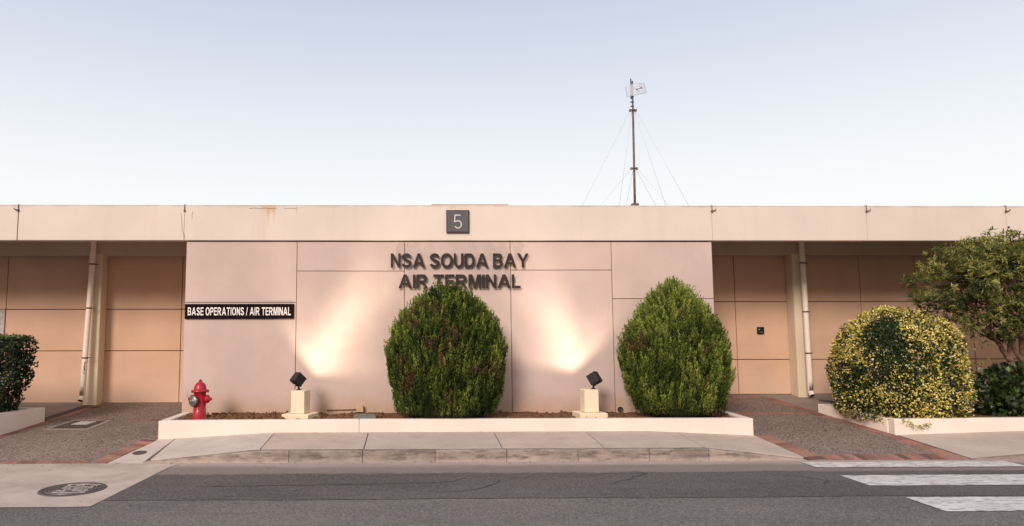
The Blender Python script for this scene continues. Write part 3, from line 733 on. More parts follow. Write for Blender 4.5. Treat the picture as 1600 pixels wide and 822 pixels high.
# ------------------------------------------------------------------ hydrant
HX, HY = -3.03, 10.28
h = thing('fire_hydrant', 'red fire hydrant with a grey front cap in the left corner of the planter', 'hydrant', (HX, HY, .35))
b = MB(); b.lathe([(.125, .34), (.125, .365), (.088, .37), (.086, .55), (.084, .72), (.092, .728), (.092, .735)], (HX, HY, 0), 28)
b.build('barrel', 'red', h)
b = MB(); b.lathe([(.122, .737), (.126, .742), (.126, .758), (.118, .764), (.088, .768), (.086, .795), (.074, .835), (.050, .862), (.032, .872), (.03, .885)], (HX, HY, 0), 28); bn = b.build('bonnet', 'red', h)
for k in range(8):
    b = MB(); a = k*math.pi/4+.2; b.lathe([(.011, .722), (.011, .737)], (HX+.108*math.cos(a), HY+.108*math.sin(a), 0), 6); b.build('bolt', 'red', bn)
b = MB(); b.lathe([(.020, .886), (.018, .905), (.015, .912)], (HX, HY, 0), 5); b.build('operating_nut', 'nut', h)
def nozzle(dirv, z, prof, mat, name, parent, seg=20):
    d = Vector(dirv).normalized(); mt = Matrix.Translation((HX, HY, z)) @ d.to_track_quat('Z', 'Y').to_matrix().to_4x4()
    b = MB(); b.lathe(prof, seg=seg, mat=mt); return b.build(name, mat, parent)
side = [(.05, .06), (.052, .095), (.058, .098), (.058, .122), (.044, .138), (.022, .150), (.020, .172), (.014, .176)]
for s_ in (-1, 1): nozzle((s_*.97, -.12 if s_ > 0 else .15, 0), .635, side, 'red', 'hose_nozzle', h)
front = [(.062, .06), (.064, .10), (.078, .104), (.080, .128), (.070, .142), (.040, .150), (.022, .152), (.020, .176), (.012, .180)]
nozzle((-.50, -.86, 0), .615, front, 'grey', 'pumper_cap', h, 24)
for s_ in (-1, 1):
    b = MB(); b.tube([(HX+s_*.13, HY-.05, .59)] + [(HX+s_*(.13-.06*t), HY-.07-.03*t, .59-.10*math.sin(t*1.6)) for t in np.linspace(.2, 1.2, 8)] + [(HX+s_*.004, HY-.095, .50)], .0022, 5); b.build('chain', 'grey', h)
b = MB()
b.tube([(HX-.14, HY-.06, .66)] + [(HX-.17+.02*math.sin(t), HY-.07, .66+.09*math.sin(t)) for t in np.linspace(.2, 3, 8)] + [(HX-.08, HY-.05, .70)], .002, 5)
b.build('chain', 'grey', h)

# ------------------------------------------------------------------ small fittings in the bed and paving
jb = thing('junction_box', 'small beige junction box at the foot of the facade beside the big conifer', 'box', (-.78, 10.87, .38))
b = MB(); b.box(-.83, -.735, 10.83, 10.895, .385, .475, .006); b.build('enclosure', 'box', jb)
b = MB(); b.box(-.836, -.729, 10.82, 10.829, .38, .48, .003); b.build('cover', 'box', jb)
b = MB(); b.tube([(-1.28, 10.885, .400), (-.84, 10.885, .410)], .007, 8); b.build('conduit', 'nut', jb)
vb = thing('valve_box', 'flat grey-green valve box lid in the soil left of the big conifer', 'valve box', (-.65, 10.2, .36))
b = MB(); b.box(-.82, -.50, 10.1, 10.33, .33, .402, .01); b.build('rim', 'valve', vb)
b = MB(); b.box(-.80, -.52, 10.12, 10.31, .404, .412, .003); b.build('lid', 'valve', vb)
b = MB(); b.lathe([(.0, 0), (.036, 0), (.036, .01), (.043, .011), (.043, -.02)], (0, 0, 0), 16, Matrix.Translation((3.20, 10.898, .395)) @ Matrix.Rotation(R_(90), 4, 'X'), False); tag(b.build('weep_hole', 'dark'), 'small dark round drain outlet at the foot of the facade left of the right conifer', 'drain')
# manhole in the apron
mh = thing('manhole_cover', 'round cast iron manhole cover with white painted bars in the concrete apron', 'manhole', (-3.44, 7.40, .005))
c = (-3.44, 7.40)
b = MB(); b.lathe([(.275, .004), (.275, .012), (.315, .012), (.318, .004)], (*c, 0), 40, None, False); b.build('ring', 'iron', mh)
b = MB(); b.lathe([(.268, .002), (.268, .010), (.0, .0102)], (*c, 0), 40, None, False); cv = b.build('cover', 'iron', mh)
b = MB()
for k in range(6):
    y = c[1]-.15+k*.058; x = -.155
    while x < .15:
        w = random.uniform(.02, .06)
        if random.random() < .8: b.box(c[0]+x+.03, c[0]+min(.16, x+w)+.03, y, y+random.uniform(.010, .018), .0115, .0145)
        x += w+random.uniform(.004, .012)
for y in (-.168, .19): b.box(c[0]-.14, c[0]+.2, c[1]+y, c[1]+y+.012, .0115, .0145)
b.build('painted_bars', 'pale', cv)
b = MB()
for r in (.215, .245): b.lathe([(r, .0108), (r, .0135), (r+.008, .0135), (r+.008, .0108)], (*c, 0), 40, None, False)
b.build('raised_rings', 'grey', cv)
zz = walk_z(-3.47, 9.24)
b = MB(); sl_ = .125
pts = [(-3.47+.088*math.cos(t), 9.24+.088*math.sin(t)) for t in np.linspace(0, 2*math.pi, 29)[:-1]]
v1 = [b.bm.verts.new((x, y, walk_z(x, y)+.004)) for x, y in pts]; v0 = [b.bm.verts.new((x, y, walk_z(x, y)-.01)) for x, y in pts]
b.face(v1)
for i in range(28): b.face([v0[i], v0[(i+1) % 28], v1[(i+1) % 28], v1[i]])
tag(b.build('utility_cover', 'iron'), 'small round iron cover in the pale pavement ramp by the planter corner', 'cover')
# square access cover in the left drive
ac = thing('access_cover', 'square dark access cover with a bright centre plate in the left drive', 'cover', (-4.95, 10.8, .2))
def lay(b, quad, dz, th=.02):
    b.hexa([(x, y, zl(y)+dz-th) for x, y in quad] + [(x, y, zl(y)+dz) for x, y in quad])
b = MB(); o4 = [(-5.34, 10.47), (-4.67, 10.46), (-4.60, 11.13), (-5.22, 11.14)]; i4 = [(-5.27, 10.54), (-4.74, 10.53), (-4.68, 11.07), (-5.17, 11.08)]
for k in range(4): lay(b, [o4[k], o4[(k+1) % 4], i4[(k+1) % 4], i4[k]], .008)
b.build('frame', 'slab', ac)
b = MB(); lay(b, i4, .006); cvr = b.build('cover', 'dark', ac)
b = MB()
for k in range(9):
    t0, t1 = k/9+.02, (k+1)/9-.03
    lay(b, [tuple(Vector(i4[0]).lerp(Vector(i4[1]), t0)), tuple(Vector(i4[0]).lerp(Vector(i4[1]), t1)), tuple(Vector(i4[3]).lerp(Vector(i4[2]), t1)), tuple(Vector(i4[3]).lerp(Vector(i4[2]), t0))], .009, .01)
b.build('ribs', 'iron', cvr)
b = MB(); lay(b, [(-5.09, 10.80), (-4.84, 10.80), (-4.80, 10.99), (-5.03, 10.99)], .016, .02); b.build('plate', 'pale', ac)
# trench drains beside the two bays
def trench(quad, fzz, label):
    t = thing('trench_drain', label, 'drain', (*quad[0], fzz(quad[0][1])))
    b = MB(); b.hexa([(x, y, fzz(y)-.03) for x, y in quad] + [(x, y, fzz(y)+.0065) for x, y in quad]); b.build('channel', 'dark', t)
    b = MB(); n = 26; q = [Vector(p) for p in quad]
    for k in range(n):
        a, c_ = k/n+.012, (k+1)/n-.012
        r = [q[0].lerp(q[3], a), q[1].lerp(q[2], a), q[1].lerp(q[2], c_), q[0].lerp(q[3], c_)]
        b.hexa([(p.x, p.y, fzz(p.y)-.01) for p in r] + [(p.x, p.y, fzz(p.y)+.009) for p in r])
    b.build('grate', 'iron', t)
trench([(-5.78, 11.1), (-5.62, 11.1), (-5.46, 12.35), (-5.62, 12.35)], zl, 'narrow dark trench drain running to the left column')
trench([(6.95, 12.05), (7.28, 11.92), (7.38, 11.98), (7.0, 12.15)], zr, 'short dark drain grate beside the right column')

# ------------------------------------------------------------------ antenna mast
ms = thing('antenna_mast', 'tall rusty guyed mast on the roof with a pale grid antenna at its top', 'antenna', (4.075, 12.6, 3.5))
PX = lambda z: lerp(4.071, 4.094, (z-3.9)/2.33)
b = MB(); b.box(3.99, 4.15, 12.52, 12.68, 3.50, 3.84, .01); b.box(4.01, 4.13, 12.54, 12.66, 3.842, 3.90, .01); b.build('base', 'rust', ms)
b = MB(); b.tube([(PX(z), 12.6, z) for z in (3.9, 4.55, 5.2, 5.66)], [.022, .020, .019, .018], 12); b.build('pole', 'rust', ms)
b = MB(); b.tube([(PX(5.6), 12.6, 5.6), (PX(6.2), 12.6, 6.20)], .014, 10); b.tube([(PX(5.9)-.035, 12.58, 5.85), (PX(6.2)-.035, 12.58, 6.235)], .012, 8)
for z in (5.72, 5.80, 5.9, 6.02, 6.12): b.box(PX(z)-.042, PX(z)+.018, 12.58, 12.62, z-.007, z+.007)
b.build('top_tube', 'iron', ms)
anch = [(2.90, 12.30, 3.55), (3.99, 13.53, 3.55), (5.12, 13.53, 3.55), (5.07, 12.3, 3.55)]
anb = [(3.14, 12.29, 3.55), (4.10, 13.55, 3.55), (5.05, 13.56, 3.55), (4.79, 12.29, 3.55)]
for z, an, r in ((5.648, anch, .055), (4.556, anb, .05)):
    b = MB(); b.lathe([(.025, -.014), (r*.8, -.008), (r*.8, .008), (.025, .014)], (PX(z), 12.6, z), 12)
    for s_ in (-1, 1): b.box(PX(z)+s_*.05-.018, PX(z)+s_*.05+.018, 12.58, 12.62, z-.028, z+.012)
    gr = b.build('guy_ring', 'rust', ms)
    for p in an:
        s0 = Vector((PX(z), 12.6, z)); p = Vector(p); dd = (p-s0); hd_ = Vector((dd.x, dd.y, 0)).normalized()*.05
        b = MB(); b.tube([s0+hd_, p], .0034, 5); b.build('guy_wire', 'wire', ms)
# parabolic grid
b = MB(); cx_, cz_ = 4.135, 6.02; Wd, Hd = .175, .105; nx, nz = 15, 8
def gp(u, v):     # u,v in -1..1 ; turned a little away from the street
    sx = u*Wd; bow = .06*(u*u) ; ell = math.sqrt(max(.05, 1-.25*u*u))
    p = Vector((sx, bow, v*Hd*ell)); return Matrix.Translation((cx_, 12.53, cz_)) @ Matrix.Rotation(R_(-12), 4, 'Z') @ Matrix.Rotation(R_(-9), 4, 'Y') @ p
sh = [[b.bm.verts.new(gp(-1+2*i/nx, -1+2*j/nz)) for i in range(nx+1)] for j in range(nz+1)]
for j in range(nz):
    for i in range(nx): b.face([sh[j][i], sh[j][i+1], sh[j+1][i+1], sh[j+1][i]], True)
gr = b.build('grid_reflector', 'gridpanel', ms)
sol = gr.modifiers.new('thickness', 'SOLIDIFY'); sol.thickness = .004
b = MB(); b.tube([gp(u, -1) for u in np.linspace(-1, 1, 14)] + [gp(1, v) for v in np.linspace(-.8, 1, 8)] + [gp(u, 1) for u in np.linspace(.9, -1, 14)] + [gp(-1, v) for v in np.linspace(.8, -1, 8)], .0055, 5); b.build('rim', 'grid', gr)
for v in (-.5, 0, .5):
    b = MB(); b.tube([gp(u, v) for u in np.linspace(-1, 1, 12)], .0035, 4); b.build('rib', 'grid', gr)
b = MB(); b.tube([gp(0, 0), gp(0, 0)+Vector((.04, -.16, -.03))], .005, 6); b.box(cx_+.025, cx_+.055, 12.35, 12.375, cz_-.045, cz_-.02); b.tube([(PX(6)+.01, 12.58, 6.06), (PX(6)+.07, 12.52, 6.0)], .008, 6); b.build('feed_arm', 'grey', ms)

# ------------------------------------------------------------------ foliage
def leaf_mesh(name, P, D, Nn, Ln, Wd, tint, mat, parent, bend=.25):
    """P base, D direction, Nn rough normal, lengths and widths: pointed leaves folded a little along the midrib"""
    n = len(P); D = D/np.linalg.norm(D, axis=1, keepdims=True)
    S = np.cross(D, Nn); S /= np.linalg.norm(S, axis=1, keepdims=True)+1e-9
    U = np.cross(S, D); Ln = Ln[:, None]; Wd = Wd[:, None]
    base = P; mid = P + D*Ln*.5 + U*Ln*bend*.12; tip = P + D*Ln - U*Ln*bend*.25
    l = mid + S*Wd*.5; r = mid - S*Wd*.5
    V = np.stack([base, r, tip, l], 1).reshape(-1, 3)
    idx = np.arange(n*4).reshape(n, 4)
    me = bpy.data.meshes.new(name); me.vertices.add(n*4); me.vertices.foreach_set('co', V.ravel().astype(np.float32))
    me.loops.add(n*4); me.loops.foreach_set('vertex_index', idx.ravel().astype(np.int32))
    me.polygons.add(n); me.polygons.foreach_set('loop_start', (np.arange(n)*4).astype(np.int32))
    me.update(calc_edges=True); me.validate()
    at = me.attributes.new('tint', 'FLOAT_COLOR', 'FACE'); c4 = np.ones((n, 4), np.float32); c4[:, :3] = np.clip(tint, 0, 1); at.data.foreach_set('color', c4.ravel())
    return link(name, me, mat, parent)
def unit(a): return a/(np.linalg.norm(a, axis=1, keepdims=True)+1e-9)
def nz3(P, s, o=0): return np.array([mnoise.noise((p[0]*s+o, p[1]*s+o*.7, p[2]*s)) for p in P])
def pick(pal, w, n): return np.array(pal)[RNG.choice(len(pal), n, p=np.array(w)/sum(w))]

def conifer(name, label, cx, cy, prof, dep, n_t, seed, bias=.5):
    rng = np.random.default_rng(seed)
    t = thing(name, label, 'conifer', (cx, cy, .35), None)
    zs = np.array([p[0] for p in prof]); rs = np.array([p[1] for p in prof]); ox = np.array([p[2] if len(p) > 2 else 0 for p in prof])
    b = MB(); b.tube([(cx, cy, .30), (cx, cy, .7), (cx, cy, zs[-1]*.8)], [.06, .05, .02], 8); b.build('trunk', 'twig', t)
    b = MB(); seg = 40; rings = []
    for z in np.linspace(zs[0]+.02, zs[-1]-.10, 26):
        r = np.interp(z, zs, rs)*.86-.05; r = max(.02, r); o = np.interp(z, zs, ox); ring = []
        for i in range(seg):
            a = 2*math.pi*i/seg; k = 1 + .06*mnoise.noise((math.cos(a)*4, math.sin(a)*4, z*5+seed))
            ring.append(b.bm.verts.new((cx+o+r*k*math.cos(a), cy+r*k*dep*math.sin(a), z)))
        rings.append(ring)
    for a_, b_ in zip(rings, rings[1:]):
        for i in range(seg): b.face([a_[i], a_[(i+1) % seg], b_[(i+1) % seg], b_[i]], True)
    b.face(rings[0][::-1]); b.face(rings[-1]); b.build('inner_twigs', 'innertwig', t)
    # upright plumes: small bulging brushes of scaly blades with dark gaps between them
    zt = rng.uniform(zs[0]+.09, zs[-1]-.03, n_t*5); rr = np.interp(zt, zs, rs)
    keep = rng.uniform(0, rs.max(), n_t*5) < rr + .08; zt = zt[keep][:n_t]; rr = rr[keep][:n_t]; n = len(zt)
    th = rng.uniform(0, 2*np.pi, n); o = np.interp(zt, zs, ox)
    lump = np.array([mnoise.noise((math.cos(a)*3.2, math.sin(a)*3.2, z*2.6+seed)) + .6*mnoise.noise((math.cos(a)*8, math.sin(a)*8, z*5+seed)) for a, z in zip(th, zt)])
    hf = np.array([mnoise.noise((math.cos(a)*15, math.sin(a)*15, z*9+seed)) for a, z in zip(th, zt)])
    rad = rr*(1 + .075*lump) + .045*hf - .045 - rng.exponential(.045, n) + .02
    Pt = np.stack([cx+o+rad*np.cos(th), cy+rad*dep*np.sin(th), zt-.07], 1)
    Nt = unit(np.stack([np.cos(th)*1.0, np.sin(th)/dep, np.full(n, .25)], 1))
    Dt = unit(Nt*.34 + np.array([0, 0, 1.0]) + rng.normal(0, .11, (n, 3)))
    patch = np.array([mnoise.noise((p[0]*2.3+seed, p[1]*2.3, p[2]*2.3)) for p in Pt]); fine = rng.uniform(-1, 1, n)
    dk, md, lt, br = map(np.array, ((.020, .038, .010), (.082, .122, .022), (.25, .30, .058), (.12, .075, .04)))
    f = np.clip(bias + .45*patch + .42*fine + .45*lump + .16*(zt-1.2)/.9, 0, 1)[:, None]  # shading put into the tint: bulges and top lighter, hollows darker
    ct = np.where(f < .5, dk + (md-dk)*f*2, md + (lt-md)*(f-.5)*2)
    brown = (np.array([mnoise.noise((p[0]*3.5+40, p[1]*3.5, p[2]*3.5+seed)) for p in Pt]) > (.22 if bias < .5 else .42)) & (rng.random(n) < .5)
    ct[brown] = br*rng.uniform(.7, 1.3, (brown.sum(), 1))
    k = 26; hgt = rng.uniform(.10, .21, n); wid = rng.uniform(.015, .027, n)
    P = np.repeat(Pt, k, 0); D = np.repeat(Dt, k, 0); C_ = np.repeat(ct, k, 0); NN = np.repeat(Nt, k, 0); H_ = np.repeat(hgt, k); Wq = np.repeat(wid, k)
    u = rng.uniform(0, 1, n*k)**.8; bulge = np.sin(np.pi*np.clip(.22+.78*u, 0, 1))**.7
    side = unit(rng.normal(0, 1, P.shape)); side = unit(side - D*(side*D).sum(1, keepdims=True))
    P = P + D*(u*H_)[:, None] + side*(Wq*bulge*rng.uniform(.5, 1.05, n*k))[:, None]
    D = unit(D + side*.55*(1-u*.6)[:, None] + rng.normal(0, .18, D.shape)); ln = rng.uniform(.022, .042, len(P)); wd = rng.uniform(.009, .015, len(P))
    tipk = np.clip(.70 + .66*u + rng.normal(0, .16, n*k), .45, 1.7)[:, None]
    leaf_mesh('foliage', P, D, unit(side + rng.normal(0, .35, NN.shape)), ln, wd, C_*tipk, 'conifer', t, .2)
    return t
conifer('conifer_shrub', 'big dark egg-shaped clipped conifer standing in front of the AIR TERMINAL letters', .509, 10.28,
        [(.36, .66), (.60, .745), (.95, .825), (1.3, .865), (1.6, .765), (1.82, .62), (2.0, .45), (2.13, .27), (2.24, .03)], .60, 4600, 3, .37)
conifer('conifer_shrub', 'bright green teardrop conifer with a pointed top at the right end of the facade', 3.83, 10.28,
        [(.36, .56, .07), (.55, .66, .06), (.75, .72, .04), (1.1, .79, -.01), (1.35, .76, .0), (1.57, .68, .02), (1.92, .45, .01), (2.13, .24, .01), (2.31, .02, .02)], .62, 4200, 9, .55)

def box_bush(b_name, label, cat, c, r, ex, n, size, colour, mat, name_part='foliage', core=.86, zmin=None, jit=.07, rough=.07, seed=1, exlow=None, extra=None):
    rng = np.random.default_rng(seed); c = np.array(c); r = np.array(r)
    t = thing(b_name, label, cat, (c[0], c[1], zmin if zmin is not None else c[2]-r[2]))
    V = unit(rng.normal(0, 1, (n, 3)))
    e_ = np.where(V[:, 2] < 0, exlow or ex, ex); rho = (np.abs(V[:, :2])**2.5).sum(1)**.4; k = (rho**e_ + np.abs(V[:, 2])**e_)**(-1/e_); S = V*k[:, None]; e_ = e_[:, None]
    lump = np.array([mnoise.noise((v[0]*2.7+seed, v[1]*2.7, v[2]*2.7)) + .5*mnoise.noise((v[0]*7+seed, v[1]*7, v[2]*7)) for v in V])
    Nn = unit(np.sign(S)*np.abs(S)**(e_-1)/r)
    P = c + S*r*(1 + rough*lump)[:, None] - Nn*rng.exponential(jit*.55, (n, 1)) + Nn*jit*.25
    if zmin is not None:
        ok = P[:, 2] > zmin; P, Nn, lump = P[ok], Nn[ok], lump[ok]
    n = len(P)
    D = unit(Nn*.55 + rng.normal(0, .62, (n, 3)) + np.array([0, 0, .15]))
    ln = rng.uniform(.7, 1.3, n)*size[0]; wd = rng.uniform(.7, 1.3, n)*size[1]
    b = MB(); bmesh.ops.create_icosphere(b.bm, subdivisions=4, radius=1)
    for v in b.bm.verts:
        d = v.co.normalized(); e2 = (exlow or ex) if d.z < 0 else ex; kk = (((abs(d.x)**2.5 + abs(d.y)**2.5)**.4)**e2 + abs(d.z)**e2)**(-1/e2)
        p = Vector((d.x*kk*r[0]*core, d.y*kk*r[1]*core, d.z*kk*r[2]*core)) + Vector(c); p += d*.05*mnoise.noise(p*6)
        if zmin is not None: p.z = max(p.z, zmin-.02)
        v.co = p
    for f in b.bm.faces: f.smooth = True
    b.build('inner_twigs', 'innertwig', t)
    arr = [P, D, unit(Nn + rng.normal(0, .45, (n, 3))), ln, wd, colour(P, rng, lump)]
    if extra: arr = [np.concatenate([a_, e2_]) for a_, e2_ in zip(arr, extra)]
    leaf_mesh(name_part, *arr, mat, t)
    return t
def yellow_col(P, rng, lump):
    n = len(P); nz_ = np.array([mnoise.noise((p[0]*2.4+3, p[1]*2.4, p[2]*2.4)) + .5*mnoise.noise((p[0]*7, p[1]*7, p[2]*7)) for p in P])
    dp = np.exp(-(((P[:, 0]-6.78)/.22)**2 + ((P[:, 2]-1.54)/.30)**2)**1.1) * (P[:, 1] < 10.3)
    low = np.clip((1.0-P[:, 2])/.8, 0, 1)
    p = np.clip(.60 + .55*nz_ - 1.5*dp + .30*np.clip(P[:, 2]-1.25, -.3, .6) + .10*(P[:, 0]-7.3), -.6, .9)
    cl_ = np.array([mnoise.noise((q[0]*12, q[1]*12, q[2]*12+5)) for q in P]); y = rng.random(n) < np.clip(p + 1.1*cl_, .02, .97)
    pal = pick([(.80, .65, .16), (.86, .76, .40), (.68, .55, .08), (.38, .38, .07)], [3, 3, 3, 3], n)*rng.uniform(.75, 1.15, (n, 1))
    dk = pick([(.012, .026, .009), (.024, .044, .012), (.060, .085, .020)], [4, 3, 3], n)*rng.uniform(.7, 1.3, (n, 1))
    return np.where(y[:, None], pal, dk)
# stray shoots and the strand hanging over the planter corner
SH = []
def strand(pts, n, sp):
    P = []; D = []; pts = np.array(pts)
    for t in np.linspace(0, 1, n):
        q = t*(len(pts)-1); i = min(int(q), len(pts)-2); p = pts[i] + (pts[i+1]-pts[i])*(q-i)
        P.append(p + RNG.normal(0, sp, 3)); D.append(RNG.normal(0, 1, 3) + np.array([0, -.3, .2]))
    P = np.array(P); D = unit(np.array(D))
    SH.append((P, D, unit(RNG.normal(0, 1, (n, 3)) + np.array([0, -1, .5])), RNG.uniform(.03, .05, n), RNG.uniform(.015, .028, n), pick([(.50, .40, .07), (.20, .22, .04), (.05, .08, .02)], [3, 2, 2], n)))
strand([(6.83, 9.80, .36), (6.90, 9.80, .29), (7.0, 9.79, .265), (7.10, 9.79, .275), (7.17, 9.79, .315)], 70, .016)
strand([(6.50, 10.2, 1.50), (6.47, 10.15, 1.66), (6.46, 10.15, 1.76)], 40, .035); strand([(7.9, 10.2, 1.80), (7.98, 10.2, 1.90)], 20, .03)
strand([(8.25, 10.3, 1.35), (8.42, 10.3, 1.45), (8.50, 10.3, 1.42)], 46, .04); strand([(8.22, 10.2, 1.05), (8.32, 10.2, 1.15)], 20, .03); strand([(6.42, 10.3, .95), (6.33, 10.3, 1.02)], 14, .03)
shoots = [np.concatenate(q) for q in zip(*SH)]
yb = box_bush('variegated_bush', 'large rounded bush of yellow and dark green leaves in the right planter', 'bush', (7.285, 10.50, 1.02), (.865, .67, .87), 2.2, 50000, (.034, .022), yellow_col, 'waxleaf', zmin=.30, seed=21, exlow=3.6, jit=.10, rough=.095, extra=shoots)
def dark_col(a, bb, hi, ph):
    def f(P, rng, lump):
        n = len(P); c = pick([a, bb, hi], [5, 4, ph], n)*rng.uniform(.65, 1.35, (n, 1)); return c
    return f
box_bush('dark_shrub', 'low dark green leafy shrub below the small tree, right of the yellow bush', 'shrub', (9.15, 10.35, .62), (.75, .52, .46), 2.3, 3600, (.085, .048), dark_col((.018, .036, .012), (.035, .062, .018), (.09, .14, .03), 1.2), 'waxleaf', zmin=.33, jit=.16, rough=.16, core=.72, seed=5)
# clipped hedge at the left edge: leaves thin out to gaps at the ragged right end
rng = np.random.default_rng(31)
hg = thing('clipped_hedge', 'dark green clipped hedge in the left planter at the edge of the picture', 'hedge', (-7.6, 10.4, .42))
n = 90000; P = np.stack([rng.uniform(-10.2, -5.36, n), rng.uniform(10.05, 10.72, n), rng.uniform(.45, 1.535, n)], 1)
endx = np.array([-5.60 + .055*mnoise.noise((0, p[1]*5, p[2]*4)) - .38*max(0, (1.15-p[2]))**1.3 + .05*mnoise.noise((3, p[1]*9, p[2]*11)) for p in P])
surf = np.minimum.reduce([np.abs(P[:, 1]-10.05), np.abs(P[:, 1]-10.72), np.abs(P[:, 2]-1.535), np.abs(P[:, 0]-endx)])
hole = np.array([mnoise.noise((p[0]*6, p[1]*3, p[2]*6)) for p in P])
ok = (P[:, 0] < endx) & ((surf < .10) | (rng.random(n) < .25)) & ~((hole > .36) & (P[:, 0] > -6.1)); P = P[ok]; n = len(P)
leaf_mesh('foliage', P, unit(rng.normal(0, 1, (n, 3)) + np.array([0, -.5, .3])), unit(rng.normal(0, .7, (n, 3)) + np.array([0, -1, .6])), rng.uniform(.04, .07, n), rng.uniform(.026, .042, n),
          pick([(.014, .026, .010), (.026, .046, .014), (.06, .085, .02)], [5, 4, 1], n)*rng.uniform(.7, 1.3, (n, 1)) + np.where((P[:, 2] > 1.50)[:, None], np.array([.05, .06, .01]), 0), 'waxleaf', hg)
for i in range(26):
    x = rng.uniform(-9.5, -5.75); y = rng.uniform(10.2, 10.6); pts = [(x, y, .35)]
    for k in range(5): pts.append((pts[-1][0] + rng.uniform(-.05, .07), pts[-1][1] + rng.uniform(-.05, .05), .35 + (k+1)*.21))
    b = MB(); b.tube(pts, [.014, .012, .010, .008, .006, .004], 6); b.build('stem', 'twig', hg)

# small tree on the right
tr = thing('small_tree', 'small multi-stemmed evergreen tree with a spreading crown at the right edge', 'tree', (9.16, 10.45, .36))
rng = np.random.default_rng(77)
lobes = [((8.05, 10.35, 2.30), (.62, .52, .36)), ((8.45, 10.40, 2.62), (.62, .55, .34)), ((8.95, 10.35, 2.78), (.65, .6, .32)), ((8.75, 10.2, 2.25), (.75, .6, .50)), ((9.35, 10.2, 2.35), (.7, .62, .55)),
         ((9.55, 10.4, 2.78), (.6, .6, .30)), ((9.25, 10.2, 1.85), (.70, .5, .40)), ((10.1, 10.3, 2.45), (.75, .6, .6)), ((9.85, 10.2, 1.85), (.7, .5, .42)), ((8.25, 10.3, 1.98), (.5, .45, .26)), ((10.8, 10.4, 2.4), (.6, .6, .5)), ((7.75, 10.35, 2.02), (.28, .3, .16)), ((8.55, 10.25, 1.72), (.36, .4, .26)), ((9.05, 10.2, 1.58), (.45, .42, .20)), ((9.7, 10.3, 1.55), (.5, .4, .25))]
b = MB(); br = MB()
root = Vector((9.16, 10.45, .34))
def limb(b, p, q, r0_, r1_, bow=.12, seg=8):
    p = Vector(p); q = Vector(q); pts = []; bd = Vector((rng.uniform(-1, 1), rng.uniform(-1, 1), -.4))*bow
    for i in range(seg+1):
        t = i/seg; pts.append(p.lerp(q, t) + bd*math.sin(math.pi*t) + Vector((rng.uniform(-1, 1), rng.uniform(-1, 1), 0))*.012)
    b.tube(pts, [lerp(r0_, r1_, i/seg) for i in range(seg+1)], 8); return pts
b.tube([root, (9.14, 10.44, .55), (9.10, 10.43, .78)], [.085, .07, .06], 10)
limb(b, (9.10, 10.43, .74), (9.13, 10.42, 1.75), .055, .04, .02); limb(b, (9.10, 10.43, .76), (8.955, 10.42, .915), .05, .044, .0, 4)
limb(b, (8.955, 10.42, .915), (8.925, 10.42, 1.13), .044, .038, .01, 4); limb(b, (8.925, 10.42, 1.13), (8.74, 10.40, 1.42), .036, .03, .01, 5); limb(b, (8.93, 10.42, 1.11), (8.90, 10.38, 1.55), .03, .024, .02)
limb(b, (9.11, 10.43, 1.12), (8.95, 10.42, 1.40), .036, .028, .02, 5); limb(b, (9.12, 10.44, .95), (9.5, 10.4, 1.6), .045, .03, .03)
b.build('trunk', 'bark', tr)
tips = [(9.13, 10.42, 1.75), (8.74, 10.40, 1.42), (8.90, 10.38, 1.55), (8.95, 10.42, 1.40), (9.5, 10.4, 1.6)]
b = MB()
for c, r in lobes:
    s = min(tips, key=lambda q: (Vector(q)-Vector(c)).length); pts = limb(b, s, Vector(c)*.7 + Vector(s)*.3, .028, .012, .1); pts = limb(b, pts[-1], c, .012, .006, .05, 5)
    for k in range(5):
        d = Vector(rng.normal(0, 1, 3)).normalized(); q = Vector((c[0]+d.x*r[0]*.85, c[1]+d.y*r[1]*.85, c[2]+d.z*r[2]*.85)); limb(b, c, q, .008, .003, .06, 5)
b.build('branches', 'bark', tr)
PT = []; NT = []
for c, r in lobes:
    vol = r[0]*r[2]; k = int(270*vol/.25)
    d = unit(rng.normal(0, 1, (k, 3))); rad = rng.uniform(.50, 1.08, k)**.7
    q = np.array(c) + d*rad[:, None]*np.array(r)
    PT.append(q); NT.append(d)
PT = np.concatenate(PT); NT = np.concatenate(NT)
gapn = np.array([mnoise.noise((p[0]*3.3, p[1]*3.3, p[2]*3.3+9)) for p in PT]); ok = (gapn > -.32) & (PT[:, 1] < 10.86-.0*PT[:, 0]); PT, NT, gapn = PT[ok], NT[ok], gapn[ok]
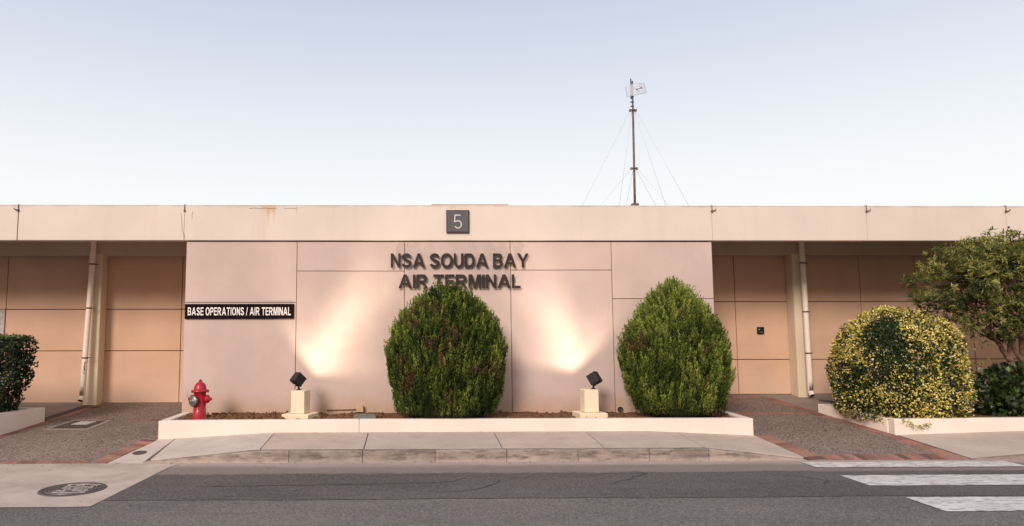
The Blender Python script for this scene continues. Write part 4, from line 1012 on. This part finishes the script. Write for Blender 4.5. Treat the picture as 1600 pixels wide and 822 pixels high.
# bare top shoots
n = len(PT)
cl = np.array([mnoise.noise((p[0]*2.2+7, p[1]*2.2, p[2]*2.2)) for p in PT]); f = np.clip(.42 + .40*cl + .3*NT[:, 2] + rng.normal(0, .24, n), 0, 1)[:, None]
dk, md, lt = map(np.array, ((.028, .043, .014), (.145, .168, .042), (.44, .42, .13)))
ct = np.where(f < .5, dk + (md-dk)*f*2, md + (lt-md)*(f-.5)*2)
k = 15; ax = unit(NT*.7 + rng.normal(0, .5, (n, 3)) + np.array([0, 0, .45]))
P = np.repeat(PT, k, 0) + rng.normal(0, .012, (n*k, 3)); A = np.repeat(ax, k, 0)
D = unit(A*rng.uniform(.15, 1.0, (n*k, 1)) + unit(rng.normal(0, 1, (n*k, 3)))*.85)
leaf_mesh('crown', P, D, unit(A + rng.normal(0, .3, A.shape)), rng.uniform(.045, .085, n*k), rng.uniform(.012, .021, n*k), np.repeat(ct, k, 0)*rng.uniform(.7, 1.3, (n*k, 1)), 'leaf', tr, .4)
b = MB()
for x, z in ((8.95, 3.13), (9.10, 3.02), (9.26, 3.10), (9.42, 3.15), (8.85, 3.0)):
    limb(b, (x-.04, 10.3, z-.22), (x, 10.3, z), .006, .005, .02, 4)
    for dz in (0, -.055): bmesh.ops.create_icosphere(b.bm, subdivisions=1, radius=.018, matrix=Matrix.Translation((x, 10.3, z+dz)))
b.build('seed_heads', 'twig', tr)

# dry leaf litter and grit along the gutter, the bed edge and the planter foot
rng = np.random.default_rng(5); n = 420
kind = rng.integers(0, 4, n); X = rng.uniform(-5, 9, n); Y = np.where(kind < 2, 8.80 - rng.exponential(.06, n), np.where(kind == 2, 9.83 - rng.exponential(.05, n), 8.8 - rng.exponential(.6, n)))
ok = (Y > 6.2) & ~((Y > 8.81) & ((X < -3.2) | (X > 4.7))); X, Y = X[ok], Y[ok]; n = len(X)
Z = np.array([walk_z(x, y)+.003 if y > 8.81 else .012 for x, y in zip(X, Y)])
P = np.stack([X, Y, Z], 1); a = rng.uniform(0, 6.28, n); D = np.stack([np.cos(a), np.sin(a), rng.uniform(0, .35, n)], 1)
o = leaf_mesh('leaf_litter', P, D, np.tile(np.array([[0, 0, 1.0]]), (n, 1)), rng.uniform(.010, .034, n), rng.uniform(.006, .016, n), pick([(.16, .09, .04), (.07, .045, .03), (.25, .18, .07), (.3, .25, .2)], [4, 3, 2, 2], n), 'leaf', None, .5)
struct(o, 'stuff')
